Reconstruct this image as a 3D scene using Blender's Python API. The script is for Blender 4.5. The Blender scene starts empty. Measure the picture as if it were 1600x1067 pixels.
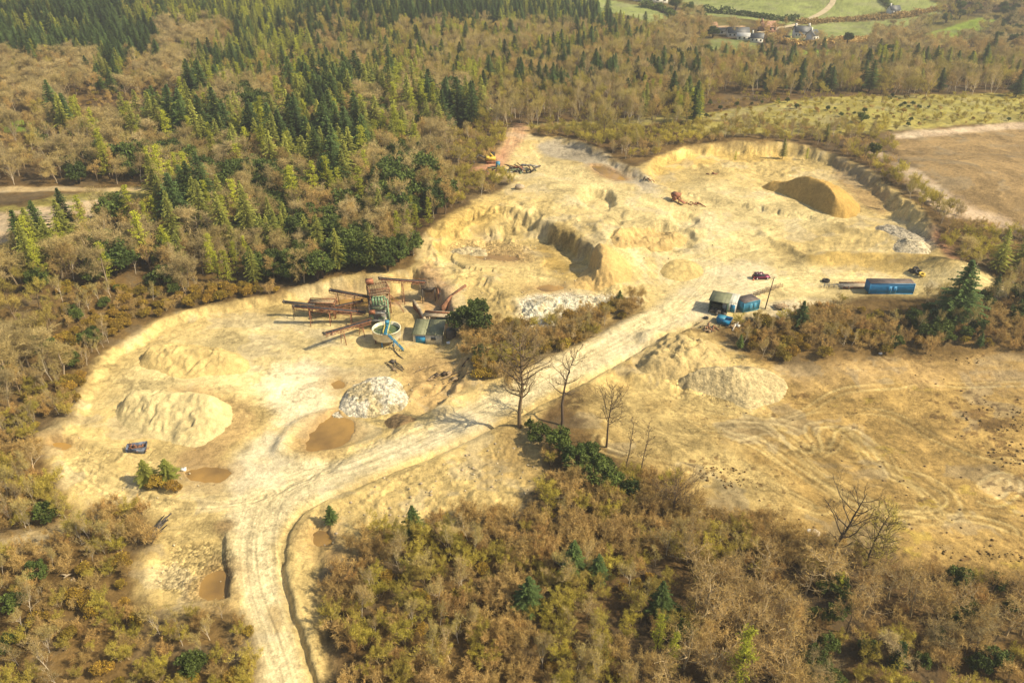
import bpy, math, random
import numpy as np
rad = math.radians
scene = bpy.context.scene
C = scene.collection

# ---------------------------------------------------------------- camera, sky, sun, exposure
CAMZ = 95.0; PITCH = 30.0; FPX = 1244.0
cd = bpy.data.cameras.new("camera"); cam = bpy.data.objects.new("camera", cd); C.objects.link(cam)
cam.location = (0, 0, CAMZ); cam.rotation_euler = (rad(90 - PITCH), 0, 0)
cd.sensor_width = 36.0; cd.lens = 36.0 * FPX / 1600.0; cd.clip_start = 0.5; cd.clip_end = 12000
scene.camera = cam
SUN_EL, SUN_AZ = 42.0, -15.0            # azimuth from +x towards +y
sunv = (math.cos(rad(SUN_EL)) * math.cos(rad(SUN_AZ)), math.cos(rad(SUN_EL)) * math.sin(rad(SUN_AZ)), math.sin(rad(SUN_EL)))
w = bpy.data.worlds.new("World"); scene.world = w; w.use_nodes = True
nt = w.node_tree; bg = nt.nodes["Background"]
sky = nt.nodes.new("ShaderNodeTexSky"); sky.sky_type = 'NISHITA'; sky.sun_disc = False
sky.sun_elevation = rad(SUN_EL); sky.sun_rotation = rad(90 - SUN_AZ)
sky.dust_density = 2.5; sky.ozone_density = 0.6
nt.links.new(sky.outputs[0], bg.inputs[0]); bg.inputs[1].default_value = 0.075
sl = bpy.data.lights.new("sun", 'SUN'); sl.energy = 4.6; sl.angle = rad(0.6); sl.color = (1.0, 0.845, 0.575)
so = bpy.data.objects.new("sun", sl); C.objects.link(so)
from mathutils import Vector, Matrix
so.rotation_euler = Vector(sunv).to_track_quat('Z', 'Y').to_euler(); so.location = (200, 0, 300)
scene.view_settings.view_transform = 'Standard'; scene.view_settings.look = 'None'
scene.view_settings.exposure = 0.93; scene.view_settings.gamma = 1.0
scene.cycles.volume_bounces = 0; scene.cycles.max_bounces = 5; scene.cycles.diffuse_bounces = 2
scene.cycles.transparent_max_bounces = 6; scene.cycles.volume_max_steps = 64

# ---------------------------------------------------------------- numbers
def h2(ix, iy, seed):
    n = (ix.astype(np.int64) * 374761393 + iy.astype(np.int64) * 668265263 + seed * 1442695041) & 0x7fffffff
    n = ((n ^ (n >> 13)) * 1274126177) & 0x7fffffff
    n = ((n ^ (n >> 16)) * 60493) & 0x7fffffff
    return ((n >> 7) & 0xffff) / 65535.0
def vn(x, y, seed=0):
    ix = np.floor(x); iy = np.floor(y); fx = x - ix; fy = y - iy
    fx = fx * fx * (3 - 2 * fx); fy = fy * fy * (3 - 2 * fy)
    a = h2(ix, iy, seed); b = h2(ix + 1, iy, seed); c = h2(ix, iy + 1, seed); d = h2(ix + 1, iy + 1, seed)
    return (a + (b - a) * fx) * (1 - fy) + (c + (d - c) * fx) * fy
def fbm(x, y, oct=4, seed=0):
    s = 0; a = 0.5
    for k in range(oct):
        s = s + a * (vn(x, y, seed + k * 7) * 2 - 1); a *= 0.5; x = x * 2.03 + 3.1; y = y * 2.03 + 1.7
    return s
def sm(t):
    t = np.clip(t, 0, 1); return t * t * (3 - 2 * t)
CP, SP = math.cos(rad(PITCH)), math.sin(rad(PITCH))
def ray(px, py):
    px = np.asarray(px, float); py = np.asarray(py, float)
    u = (533.5 - py)
    return (px - 800.0), FPX * CP + u * SP, -FPX * SP + u * CP
def onplane(px, py, z):
    dx, dy, dz = ray(px, py); t = (z - CAMZ) / dz
    return dx * t, dy * t
def proj(x, y, z):
    d = y * CP - (z - CAMZ) * SP
    d = np.maximum(d, 1.0)
    return 800 + FPX * x / d, 533.5 - FPX * (y * SP + (z - CAMZ) * CP) / d

# ---------------------------------------------------------------- the lie of the land
CTRL = [(1188,430,.5),(1050,450,0),(900,560,-2),(700,640,-3.3),(400,720,-5),(430,850,-5),(480,1060,-5),(1100,350,2.5),(1000,300,4.5),(900,260,5),
 (820,230,6),(800,200,6.5),(860,300,5.5),(930,350,5),(930,383,5),(1000,340,3.5),(700,760,-3.5),(900,900,-3.5),(1300,950,-3.5),(650,950,-4),(1100,650,-4),(1400,700,-4),
 (1500,600,-3),(1300,820,-4),(1000,650,-3.5),(1300,520,-1),(1140,480,0),(1392,450,1),(1500,500,0),(300,300,5),(100,450,1),(0,600,-2),(50,800,-5),
 (200,900,-5.5),(500,380,1.5),(650,300,6),(60,330,6),(0,195,8),(1500,270,10),(1300,180,10),(1060,190,9),(1000,120,9),(600,180,8),(300,180,9),(800,150,9),
 (120,600,-4),(300,480,-3.4),(450,440,-3),(600,410,-.5),(690,340,4),(160,540,-3.6),(230,500,-3.4),(380,455,-3.3),(250,760,-5),(100,700,-4),(1250,640,-4),(1600,450,2),(1500,410,6),(1430,330,9),(1180,215,9),
 (1010,262,8),(930,228,8),(850,540,-1),(760,560,-3),(960,490,-.5),(640,740,-4),(1040,560,-2),(1020,620,-4),(1180,560,-3),(150,1000,-6),(0,1060,-6),(760,1060,-5),(1200,1060,-5),(1590,1060,-5),(640,560,-5),(560,560,-5.2)]
cp_ = [(*[float(v) for v in onplane(a, b, c)], c) for a, b, c in CTRL]
cp_ += [(-330,620,20),(-120,620,16),(100,600,8),(300,600,-2),(600,650,0),(-500,900,48),(-200,900,42),(100,900,38),(300,800,22),(600,850,25),(0,1500,130),(-900,1500,140),(900,1500,170),
        (-1500,3200,380),(0,3200,380),(1500,3200,380),(900,900,50),(-900,600,20),(-400,100,0),(400,100,0),(-300,250,4),(400,250,0),(-300,400,12),(500,400,10)]
cp_ = np.array(cp_)
def Bz(x, y):
    num = 0; den = 0
    for a, b, c in cp_:
        wgt = 1.0 / ((x - a) ** 2 + (y - b) ** 2 + 60.0) ** 1.6
        num = num + wgt * c; den = den + wgt
    return num / den
def P(px, py):                      # where a line of sight meets the smooth land
    z = 0.0
    for _ in range(14):
        x, y = onplane(px, py, z); z = 0.5 * z + 0.5 * float(Bz(np.float64(x), np.float64(y)))
    return float(x), float(y)
def PP(pts): return np.array([P(a, b) for a, b in pts])
def sdpoly(poly, x, y, margin=12.0):  # signed distance, + inside; far outside = -margin
    out = np.full(x.shape, -margin)
    m = (x > poly[:, 0].min() - margin) & (x < poly[:, 0].max() + margin) & (y > poly[:, 1].min() - margin) & (y < poly[:, 1].max() + margin)
    if not m.any(): return out
    X = x[m]; Y = y[m]; d = np.full(X.shape, 1e18); ins = np.zeros(X.shape, bool); n = len(poly)
    for i in range(n):
        ax, ay = poly[i]; bx, by = poly[(i + 1) % n]; ex, ey = bx - ax, by - ay
        t = np.clip(((X - ax) * ex + (Y - ay) * ey) / (ex * ex + ey * ey + 1e-9), 0, 1)
        d = np.minimum(d, (X - ax - t * ex) ** 2 + (Y - ay - t * ey) ** 2)
        c = ((ay > Y) != (by > Y)) & (X < ex * (Y - ay) / (ey + 1e-12) + ax)
        ins ^= c
    d = np.sqrt(d); out[m] = np.maximum(np.where(ins, d, -d), -margin) ; return out
def dline(line, x, y, margin):       # signed side distance and run along a polyline
    D = np.full(x.shape, 1e9); S = np.zeros(x.shape)
    m = (x > line[:, 0].min() - margin) & (x < line[:, 0].max() + margin) & (y > line[:, 1].min() - margin) & (y < line[:, 1].max() + margin)
    if not m.any(): return D, S
    X = x[m]; Y = y[m]; best = np.full(X.shape, 1e18); sd = np.zeros(X.shape); ss = np.zeros(X.shape); L = 0.0
    for i in range(len(line) - 1):
        ax, ay = line[i]; ex, ey = line[i + 1] - line[i]; l = math.hypot(ex, ey) + 1e-9
        t = np.clip(((X - ax) * ex + (Y - ay) * ey) / (l * l), 0, 1)
        qx = X - ax - t * ex; qy = Y - ay - t * ey; d = qx * qx + qy * qy; k = d < best
        best = np.where(k, d, best); sgn = np.where(ex * qy - ey * qx > 0, 1.0, -1.0)
        sd = np.where(k, sgn * np.sqrt(d), sd); ss = np.where(k, L + t * l, ss); L += l
    D[m] = sd; S[m] = ss; return D, S
def smoothline(pts, n=4):
    p = np.array(pts, float)
    for _ in range(2):
        q = [p[0]]
        for i in range(len(p) - 1):
            q += [p[i] * .75 + p[i + 1] * .25, p[i] * .25 + p[i + 1] * .75]
        q.append(p[-1]); p = np.array(q)
    return p
def smoothpoly(pts):
    p = np.array(pts, float)
    for _ in range(1):
        r = np.roll(p, -1, axis=0); p = np.stack([p * .75 + r * .25, p * .25 + r * .75], 1).reshape(-1, 2)
    return p
def PL(pts): return smoothline(PP(pts))
def PG(pts): return smoothpoly(PP(pts))

# levels: (outline, floor height, slope width, gully depth)
LEV = [
 (PG([(118,655),(128,600),(165,545),(215,522),(245,500),(300,483),(400,466),(450,456),(500,438),(560,430),(625,424),(650,415),(668,430),(695,455),(712,470),(716,500),(722,540),(735,585),(700,625),(620,680),(560,712),(450,765),(380,790),(300,780),(230,790),(150,780),(90,745),(60,690)]), -5.3, 3.4, .5),
 (PG([(652,415),(655,385),(690,345),(740,318),(800,318),(850,338),(905,362),(935,390),(945,440),(1020,450),(1010,475),(900,485),(800,500),(740,470),(700,440)]), -.8, 8.0, 1.2),
 (PG([(700,350),(745,322),(795,322),(815,335),(800,352),(745,350),(712,362)]), 1.6, 3.5, 1.2),
 (PG([(1000,278),(1012,252),(1060,228),(1150,222),(1250,224),(1325,246),(1390,286),(1450,345),(1478,395),(1440,400),(1400,370),(1300,350),(1180,330),(1100,320),(1050,300)]), 4.4, 5.0, .9),
 (PG([(822,222),(880,214),(935,232),(990,262),(1020,285),(1000,300),(930,290),(860,262),(830,250)]), 5.4, 4.5, .7),
 (PG([(905,298),(935,290),(965,303),(962,325),(930,332),(908,318)]), 1.8, 3.5, .6),
 (PG([(1040,328),(1072,330),(1100,345),(1080,360),(1050,350)]), 1.2, 3.0, .5),
 (PG([(985,360),(1020,345),(1080,352),(1100,385),(1050,395),(990,385),(962,372)]), .9, 4.0, .8),
 (PP([(244,856),(352,838),(362,934),(246,950)]), -5.9, 1.0, .1),
 (PG([(500,455),(560,438),(612,436),(640,445),(600,455),(520,470)]), -5.6, 2.5, .2),
]
# ridges (+) and ditches (-): (line, height, half width, rough)
RID = [
 (PL([(1085,506),(1010,540),(940,580),(870,618),(780,660),(700,700),(600,742),(520,772),(465,800),(440,850),(440,900),(455,960),(492,1067)]), -1.3, .65, .35),
 (PL([(1075,520),(1005,552),(940,592),(870,630),(790,672),(700,715),(600,757),(530,785),(478,812),(455,860),(455,905),(470,965),(505,1067)]), .7, 1.6, .5),
 (PL([(1012,492),(950,522),(880,556),(800,592),(740,610),(690,645),(640,672)]), .9, 2.2, .4),
 (PL([(1270,408),(1330,404),(1400,408),(1470,412),(1500,420)]), 2.6, 3.8, .5),
 (PL([(1240,385),(1300,378),(1400,378),(1450,385)]), 1.2, 4.0, .5),
 (PL([(1190,365),(1210,380),(1250,398)]), 1.2, 1.8, .8),
 (PL([(440,700),(448,675),(480,650),(530,640)]), 1.2, 2.2, .3),
 (PL([(440,700),(470,712),(530,702),(600,680),(640,650)]), 1.1, 2.4, .3),
 (PL([(60,680),(90,672),(140,690),(200,712),(240,728)]), 1.3, 2.0, .6),
 (PL([(120,722),(150,718),(185,740),(215,765),(260,780),(340,785)]), .9, 1.6, .8),
 (PL([(232,840),(226,900),(236,962),(300,958),(368,945),(372,900),(360,838)]), .55, 1.6, .4),
 (PL([(1010,530),(1035,525),(1060,545),(1070,575)]), 1.8, 2.6, 1.0),
 (PL([(1000,590),(1040,575),(1100,585),(1140,600)]), 1.5, 3.0, 1.0),
 (PL([(700,455),(730,435),(770,430)]), 1.0, 2.0, .8),
 (PL([(735,600),(700,590),(660,590),(640,620)]), 1.0, 2.0, 1.0),
 (PL([(700,350),(750,330),(800,330)]), 1.0, 2.5, 1.0),
 (PL([(980,330),(1040,335),(1100,350),(1130,370)]), .8, 3.0, 1.0),
 (PL([(860,470),(900,462),(960,466),(1000,470)]), .8, 2.5, .5),
 (PL([(850,292),(880,290),(920,292)]), .8, 2.0, .6),
 (PL([(500,800),(490,860),(500,930),(515,1067)]), -.8, 1.2, .5),
]
# heaps: kept apart from the land, meshes of their own further down
ROUGH = [ # lumpier ground: outline, amplitude, wavelength
 (PG([(480,800),(640,730),(830,660),(850,790),(640,830),(500,880),(490,1000),(460,1067)]), .55, 1.6),
 (PG([(640,560),(740,560),(760,600),(700,650),(640,640)]), 1.1, 3.5),
 (PG([(250,855),(350,845),(355,930),(250,945)]), (.3), 1.6),
 (PG([(70,680),(200,690),(240,760),(150,780),(80,740)]), .8, 3.0),
 (PG([(680,340),(820,300),(1000,330),(1120,360),(1100,400),(960,400),(880,350),(800,345)]), 1.3, 7.0),
 (PG([(690,370),(740,345),(820,345),(850,372),(870,400),(800,405),(720,392)]), 2.6, 6.0),
 (PG([(1000,520),(1150,540),(1180,600),(1040,640),(960,590)]), 1.1, 5.0),
 (PG([(1020,250),(1250,226),(1340,256),(1330,275),(1100,262)]), .8, 2.5),
 (PG([(1180,350),(1400,345),(1450,395),(1260,400)]), .6, 3.0),
]
XSC = P(865, 360)[0]
def Hz(x, y):
    x = np.asarray(x, float); y = np.asarray(y, float)
    z = Bz(x, y)
    near = np.clip(1.6 - y / 500.0, .0, 1)
    wx = fbm(x / 9, y / 9, 3, 11); wy = fbm(x / 9, y / 9, 3, 12)
    for poly, lv, wd, gul in LEV:
        s = sdpoly(poly, x, y, 6.0)
        m = s > -5.9
        if not m.any(): continue
        X = x[m]; Y = y[m]
        s = s[m] + (wx[m] * (2.2 + 2.6 * (wd > 5.5)) + fbm(X / 3, Y / 3, 3, 21) * (.6 + gul)) * (.25 if wd < 2 else 1)
        t = sm(s / (wd if wd != 8.0 else 4.2 + 6.5 * sm((XSC - X) / 14)) * 1.05)
        rill = (np.abs(fbm(X / 2.6 + wx[m] * 3, Y / 5 + wy[m] * 3, 3, 5)) * 2.4) * gul * 4 * t * (1 - t)
        z[m] = z[m] * (1 - t) + (lv + .25 * wx[m]) * t - rill * .6 + t * (1 - t) * 1.6 * gul * fbm(X / 1.3 + wx[m], Y / 1.3, 3, 6)
    for line, hh, hw, ro in RID:
        d, s = dline(line, x, y, hw * 3 + 3)
        m = np.abs(d) < hw * 3
        if not m.any(): continue
        X = x[m]; Y = y[m]
        dd = np.abs(d[m] + ro * 1.3 * fbm(X / 3, Y / 3, 3, 31)) / hw
        z[m] += hh * (.75 + .6 * fbm(X / 5, Y / 5, 2, 33) * ro) * np.exp(-dd ** 2 * 1.4)
    for poly, a, wl in ROUGH:
        s = sdpoly(poly, x, y, 1.0); m = s > 0
        if m.any():
            X = x[m]; Y = y[m]; z[m] += a * fbm(X / wl + 1.5 * wx[m], Y / wl + 1.5 * wy[m], 4, 41) * sm(s[m] / 4)
    rg = .5 - np.abs(fbm(x / 4.5 + wx, y / 4.5 + wy, 4, 53)) * 1.6
    z += near * (.35 * wx + .12 * fbm(x / 2.2, y / 2.2, 3, 51) + .16 * rg * sm(.5 + 1.5 * wy))
    z += (1 - near) * 2.0 * fbm(x / 60, y / 60, 3, 52)
    return z
def at(px, py, extra=0.0):            # a point of the land seen in the photograph
    dx, dy, dz = [float(v) for v in ray(px, py)]
    lo = 0.0; t = np.linspace(60, 900, 1400) / math.hypot(dx, dy, dz) * 1.0
    X = dx * t; Y = dy * t; Z = CAMZ + dz * t
    m = (Z < 40) ; X = X[m]; Y = Y[m]; Z = Z[m]
    k = int(np.argmax(Z - extra < Hz(X, Y)))
    return float(X[k]), float(Y[k]), float(Hz(X[k:k+1], Y[k:k+1])[0])
def gz(x, y): return float(Hz(np.array([x]), np.array([y]))[0])

# ---------------------------------------------------------------- colours of the land
col = lambda *a: np.array(a)
SAND = col(.55, .42, .175); PALE = col(.585, .48, .24); ROAD = col(.62, .53, .325); GOLD = col(.46, .32, .095)
FIELD = col(.37, .25, .085); BROWN = col(.29, .20, .09); GRASS = col(.235, .27, .085); OLIVE = col(.22, .19, .05)
LITTER = col(.11, .07, .03); SCRUB = col(.17, .11, .04); RED = col(.46, .25, .14); GREY = col(.40, .35, .26)
WET = col(.38, .26, .115); WHITE = col(.66, .62, .50); PINK = col(.47, .36, .24); LUSH = col(.17, .23, .03)
# (outline, colour, edge width, edge wobble, strength)
PAINT = [
 ([(-300,1067),(-300,640),(60,690),(90,760),(130,800),(240,800),(220,930),(390,950),(440,1100)], SCRUB, 3, 2, 1),
 ([(-300,330),(0,330),(120,300),(240,290),(250,310),(130,345),(110,375),(0,385),(-300,400)], OLIVE*1.35, 3, 3, 1),
 ([(-300,335),(0,334),(60,325),(130,312),(210,312),(215,330),(120,340),(100,375),(0,385),(-300,390)], col(.52,.40,.25), 2, 2, 1),
 ([(-300,300),(0,292),(130,293),(240,292),(240,297),(130,299),(0,301),(-300,310)], col(.50,.38,.2), 1, .5, .8),
 ([(-400,188),(0,186),(80,190),(80,205),(0,208),(-400,215)], LUSH, 2, 1, 1),
 ([(80,192),(180,178),(280,155),(292,165),(200,190),(90,203)], LUSH*.9, 2, 2, .9),
 ([(800,200),(1060,195),(1300,165),(1800,150),(1800,135),(1300,150),(1060,182),(850,192)], OLIVE*1.5, 2, 2, 1),
 ([(1060,196),(1300,163),(1800,150),(1800,188),(1560,190),(1400,208),(1280,212),(1060,212)], OLIVE*1.45, 2, 2, 1),
 ([(1340,165),(1600,152),(1600,170),(1500,176),(1360,185)], col(.33,.30,.08), 3, 3, .8),
 ([(1390,212),(1500,203),(1600,192),(2000,170),(2000,420),(1600,350),(1520,330),(1420,262)], BROWN, 3, 1, 1),
 ([(1385,210),(1500,200),(1600,190),(1900,175),(1900,184),(1600,200),(1500,209),(1400,219)], PINK*1.15, 2, 1, 1),
 ([(1360,222),(1420,262),(1500,318),(1600,352),(1600,362),(1530,350),(1490,330),(1410,270),(1355,230)], PINK*1.05, 3, 2, 1),
 ([(1400,262),(1430,262),(1475,300),(1500,330),(1480,345),(1440,305)], PINK*.95, 2, 2, .9),
 # big lower right field
 ([(900,612),(1000,560),(1080,515),(1150,550),(1240,575),(1340,560),(1480,548),(1900,570),(1900,930),(1600,900),(1500,885),(1350,862),(1240,835),(1150,792),(1080,765),(1010,740),(1000,705),(950,690)], FIELD, 3, 2, 1),
 ([(1000,560),(1080,515),(1150,550),(1240,600),(1180,660),(1050,640),(960,600)], SAND*.92, 4, 3, 1),
 ([(900,612),(960,590),(1080,650),(1200,740),(1260,830),(1150,792),(1060,740),(960,690)], SAND*.88, 6, 4, .85),
 ([(1180,570),(1400,550),(1700,570),(1700,600),(1400,590),(1220,620)], BROWN*1.25, 5, 5, .6),
 # the quarry
 ([(435,1100),(415,1010),(385,945),(330,960),(240,962),(212,930),(222,870),(248,850),(248,805),(180,800),(130,802),(100,775),(85,740),(58,692),(75,662),(118,655),(120,640),(128,600),(165,545),(215,522),(245,500),(300,483),(350,475),(400,466),(450,456),(500,438),(560,430),(625,424),(650,415),(655,385),(690,342),(740,316),(800,290),(810,278),(760,275),(742,262),(775,245),(792,215),(798,196),(822,196),(824,214),(880,214),(935,232),(990,266),(1012,252),(1060,228),(1150,222),(1250,224),(1325,246),(1390,286),(1450,345),(1478,395),(1500,425),(1560,440),(1560,462),(1440,465),(1330,462),(1290,485),(1270,500),(1200,500),(1150,505),(1110,520),(1085,512),(1010,548),(940,588),(870,628),(830,655),(850,790),(640,820),(530,850),(500,900),(520,1100)], SAND, 2, 1.4, 1),
 ([(735,270),(742,262),(775,245),(792,215),(798,194),(822,194),(822,214),(800,238),(790,262),(745,285)], RED, 2, 1.5, 1),
 ([(800,290),(810,240),(850,235),(1000,290),(1140,350),(1100,420),(1060,450),(1010,420),(960,370),(900,330)], PALE*.97, 8, 4, .8),
 ([(1060,420),(1120,350),(1060,300),(1100,265),(1380,330),(1300,350),(1180,370),(1250,420),(1500,428),(1560,440),(1560,458),(1340,452),(1280,470),(1200,492),(1120,508),(1000,500)], PALE, 6, 4, .8),
 ([(830,220),(880,216),(935,233),(990,266),(1040,295),(1020,302),(960,282),(900,250),(845,240)], GREY, 2, 2, .9),
 ([(918,258),(945,256),(985,275),(975,282),(940,275)], RED*.8, 1.5, 1, 1),
 ([(1290,240),(1330,250),(1385,290),(1400,320),(1350,310),(1310,270)], BROWN*1.2, 2, 2, .9),
 ([(1380,330),(1430,345),(1462,385),(1440,400),(1400,372)], GREY*1.0, 2, 2, 1),
 ([(1250,400),(1470,400),(1500,425),(1440,425),(1270,420)], GOLD*.95, 2, 2, .9),
 ([(1450,350),(1470,360),(1500,405),(1480,405)], RED*.6, 2, 1, 1),
 ([(655,385),(690,342),(740,316),(790,300),(800,325),(740,350),(690,380),(665,410)], GOLD*1.25, 3, 2, .7),
 ([(860,345),(905,362),(935,388),(905,440),(870,420),(840,380)], GOLD*.95, 2, 2, .9),
 ([(690,370),(760,350),(850,380),(830,400),(740,395)], WET*1.25, 4, 4, .6),
 ([(815,460),(900,452),(1000,460),(1000,480),(930,490),(850,520),(815,500)], WHITE*.9, 3, 2, .85),
 ([(1010,250),(1060,230),(1150,224),(1240,226),(1240,238),(1150,240),(1060,250),(1020,275)], GOLD*1.25, 2, 2, .7),
 ([(150,640),(200,560),(330,500),(480,475),(560,500),(560,570),(500,640),(420,650),(370,600)], PALE*1.04, 6, 5, .8),
 ([(400,570),(500,560),(530,620),(500,650),(420,660)], col(.74,.64,.42), 3, 3, .8),
 ([(250,600),(330,600),(390,625),(420,640),(380,680),(330,720),(290,735),(280,700),(340,670),(370,630)], WET*1.1, 3, 3, .75),
 ([(470,670),(520,630),(560,650),(540,690),(490,706),(468,695)], WET*1.1, 2, 1, .9),
 ([(495,452),(560,440),(625,440),(640,452),(560,468),(500,470)], RED*.95, 2, 1, .9),
 ([(660,400),(700,430),(716,470),(720,540),(690,500),(650,440)], RED*.8, 2, 2, .6),
 ([(640,540),(740,545),(760,600),(690,640),(640,650),(625,590)], WET*1.25, 4, 3, .8),
 ([(480,800),(640,735),(830,660),(850,790),(640,830),(500,880)], SAND*.93, 3, 3, .9),
 ([(780,640),(830,650),(850,760),(760,740)], SCRUB*1.5, 6, 4, .6),
 ([(250,858),(350,846),(356,930),(250,945)], SAND*.85, 1, 1, 1),
 ([(318,885),(352,880),(356,930),(310,930)], GOLD*.9, 1, 1, 1),
 ([(470,810),(520,800),(530,860),(500,900),(505,1067),(480,1067),(445,920)], SAND*.95, 2, 2, .9),
 ([(480,820),(515,815),(520,855),(495,860)], GOLD, 2, 2, .8),
 ([(500,880),(530,850),(545,1067),(512,1067)], LITTER*1.3, 2, 2, .8),
 ([(735,560),(850,545),(1010,470),(1012,490),(950,520),(850,570),(760,600)], SCRUB, 2, 2, .9),
 ([(1120,500),(1200,500),(1290,480),(1440,467),(1560,465),(1800,470),(1800,570),(1500,548),(1340,558),(1240,572),(1150,545)], SCRUB, 3, 3, 1),
 ([(1200,475),(1290,468),(1280,485),(1230,500),(1180,495)], GREY*1.25, 3, 2, .6),
 ([(1230,495),(1300,490),(1300,512),(1250,515)], GOLD, 2, 2, .8),
 ([(420,1100),(400,980),(385,930),(360,860),(355,760),(372,690),(440,668),(450,720),(560,712),(700,650),(870,560),(1040,470),(1100,420),(1180,400),(1220,440),(1130,490),(1060,512),(940,575),(780,652),(600,735),(460,790),(432,850),(434,920),(488,1100)], ROAD, 2, 1, 1),
 ([(60,830),(130,800),(150,806),(90,850),(0,862),(-60,862),(-60,840)], col(.46,.35,.17), 2, 2, .8),
 ([(415,955),(440,940),(450,990),(425,1000)], WET*.8, 1, 1, .9),
 ([(330,822),(355,815),(368,825),(345,838)], WET*.8, 1, 1, .9),
]
PAINT = [(PG(a), b, c, d, e) for a, b, c, d, e in PAINT]
# far fields (world metres)
def farpoly(pts): return PP(pts)
FARP = [
 ([(600,-10),(760,-12),(900,-10),(1010,12),(1060,30),(1058,46),(1030,40),(980,25),(880,10),(740,3),(640,0)], GRASS*1.1),
 ([(1090,-14),(1370,-14),(1385,15),(1300,34),(1240,40),(1080,24),(1060,5)], GRASS*1.05),
 ([(1375,-14),(1420,-14),(1475,12),(1470,22),(1400,26),(1385,15)], GRASS*1.15),
 ([(1240,42),(1300,36),(1400,29),(1440,24),(1380,55),(1300,68),(1230,62)], GRASS*.95),
 ([(1422,66),(1450,50),(1530,28),(1565,32),(1510,60),(1450,74)], LUSH*1.2),
 ([(1110,60),(1180,62),(1185,80),(1110,82)], GRASS*.9),
 ([(1090,82),(1200,82),(1340,78),(1340,88),(1090,90)], LUSH*1.2),
 ([(1118,40),(1165,40),(1163,50),(1118,50)], col(.50,.33,.18)),
 ([(660,-2),(720,-3),(800,1),(900,8),(900,11),(780,8)], col(.40,.31,.14)),
]
FARP = [(PP([(a, max(b, -14)) for a, b in q]), c) for q, c in FARP]
# wheel tracks: (line, half width, tint, number of streaks)
ROADS = [
 (PL([(1560,450),(1400,432),(1240,425),(1140,450),(1050,488),(940,545),(820,605),(700,665),(560,722),(430,765),(400,830),(405,900),(430,980),(460,1067),(470,1100)]), 5.5, 1.0),
 (PL([(810,200),(800,240),(860,272),(960,300),(1040,330),(1100,380),(1110,430),(1060,480)]), 6.0, .8),
 (PL([(1080,420),(1180,380),(1260,350),(1300,320),(1200,300),(1120,290),(1040,300)]), 7.0, .6),
 (PL([(1100,400),(1090,350),(1120,310),(1200,290)]), 4.0, .5),
 (PL([(120,722),(190,765),(260,785),(360,790),(420,770)]), 3.5, 1.0),
 (PL([(160,690),(240,720),(300,760)]), 2.0, .6),
 (PL([(830,330),(880,370),(900,385),(930,390)]), 3.0, .8),
 (PL([(760,310),(840,330),(900,350),(960,385),(1010,420),(1040,450)]), 7.0, .8),
 (PL([(690,420),(760,400),(840,410),(900,430),(960,455)]), 6.0, .8),
 (PL([(1270,392),(1350,388),(1440,392)]), 3.0, .7),
 (PL([(160,620),(230,530),(350,490),(480,480),(540,520)]), 4.0, .5),
 (PL([(540,700),(600,690),(650,655),(720,610)]), 2.0, .5),
]
TRK = [
 [(1200,655),(1230,680),(1250,700),(1290,718),(1302,700),(1292,680),(1300,672),(1325,678),(1345,700),(1365,725),(1400,745),(1440,752),(1470,770),(1480,790),(1460,802),(1400,802),(1350,790),(1300,765),(1250,730),(1200,690),(1120,670),(1040,665)],
 [(1350,680),(1380,695),(1400,712),(1430,750),(1460,765),(1482,790),(1478,800)],
 [(1205,690),(1250,735),(1300,770),(1360,795),(1430,805),(1480,800),(1560,820),(1600,835)],
 [(900,640),(980,660),(1080,700),(1200,760),(1260,790)],
 [(1000,600),(1080,650),(1160,670),(1230,682)],
 [(1230,650),(1300,630),(1360,610),(1450,590),(1600,585)],
 [(1150,680),(1230,670),(1330,640),(1400,640),(1500,690),(1600,720)],
 [(1310,672),(1340,685),(1352,700),(1340,715),(1318,712),(1310,695),(1318,682)],
 [(1540,760),(1560,745),(1580,748),(1572,765),(1545,775)],
 [(960,690),(1040,730),(1100,750),(1180,790)],
 [(1280,715),(1300,735),(1340,745),(1400,762),(1440,768)],
 [(1050,600),(1090,640),(1180,655),(1260,690)],
]
TRK = [PL(a) for a in TRK]
POOLS = [ # outline, label
 ([(478,680),(500,650),(520,638),(545,645),(552,660),(535,685),(508,700),(482,700)], 'muddy brown pool beside the pale gravel heap'),
 ([(300,700),(318,698),(322,712),(305,722),(278,728),(280,715)], 'narrow brown pool below the large ribbed sand heap'),
 ([(292,735),(330,728),(362,736),(345,748),(310,752),(290,744)], 'brown pool beside the junction of the tracks'),
 ([(322,900),(350,886),(356,918),(350,932),(318,930)], 'orange pool in the corner of the settling bay'),
 ([(508,455),(560,442),(612,441),(625,447),(585,455),(520,466)], 'orange brown pond behind the conveyors'),
 ([(832,440),(870,434),(890,438),(868,446),(840,448)], 'shallow brown pool in the upper quarry floor'),
 ([(740,388),(775,384),(820,388),(800,394),(750,394)], 'shallow pool below the upper quarry face'),
 ([(922,259),(945,258),(968,268),(985,277),(950,276)], 'red puddle at the foot of the grey bank'),
 ([(76,684),(96,681),(106,690),(94,694),(78,691)], 'small orange pool behind the bank at the far left'),
 ([(486,828),(508,822),(520,836),(514,850),(494,846)], 'shallow orange puddle beside the ditch'),
 ([(520,590),(534,588),(540,596),(530,603),(521,600)], 'small wet hollow left of the pale gravel heap'),
]
POOLS = [(PG(a), b) for a, b in POOLS]

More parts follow.
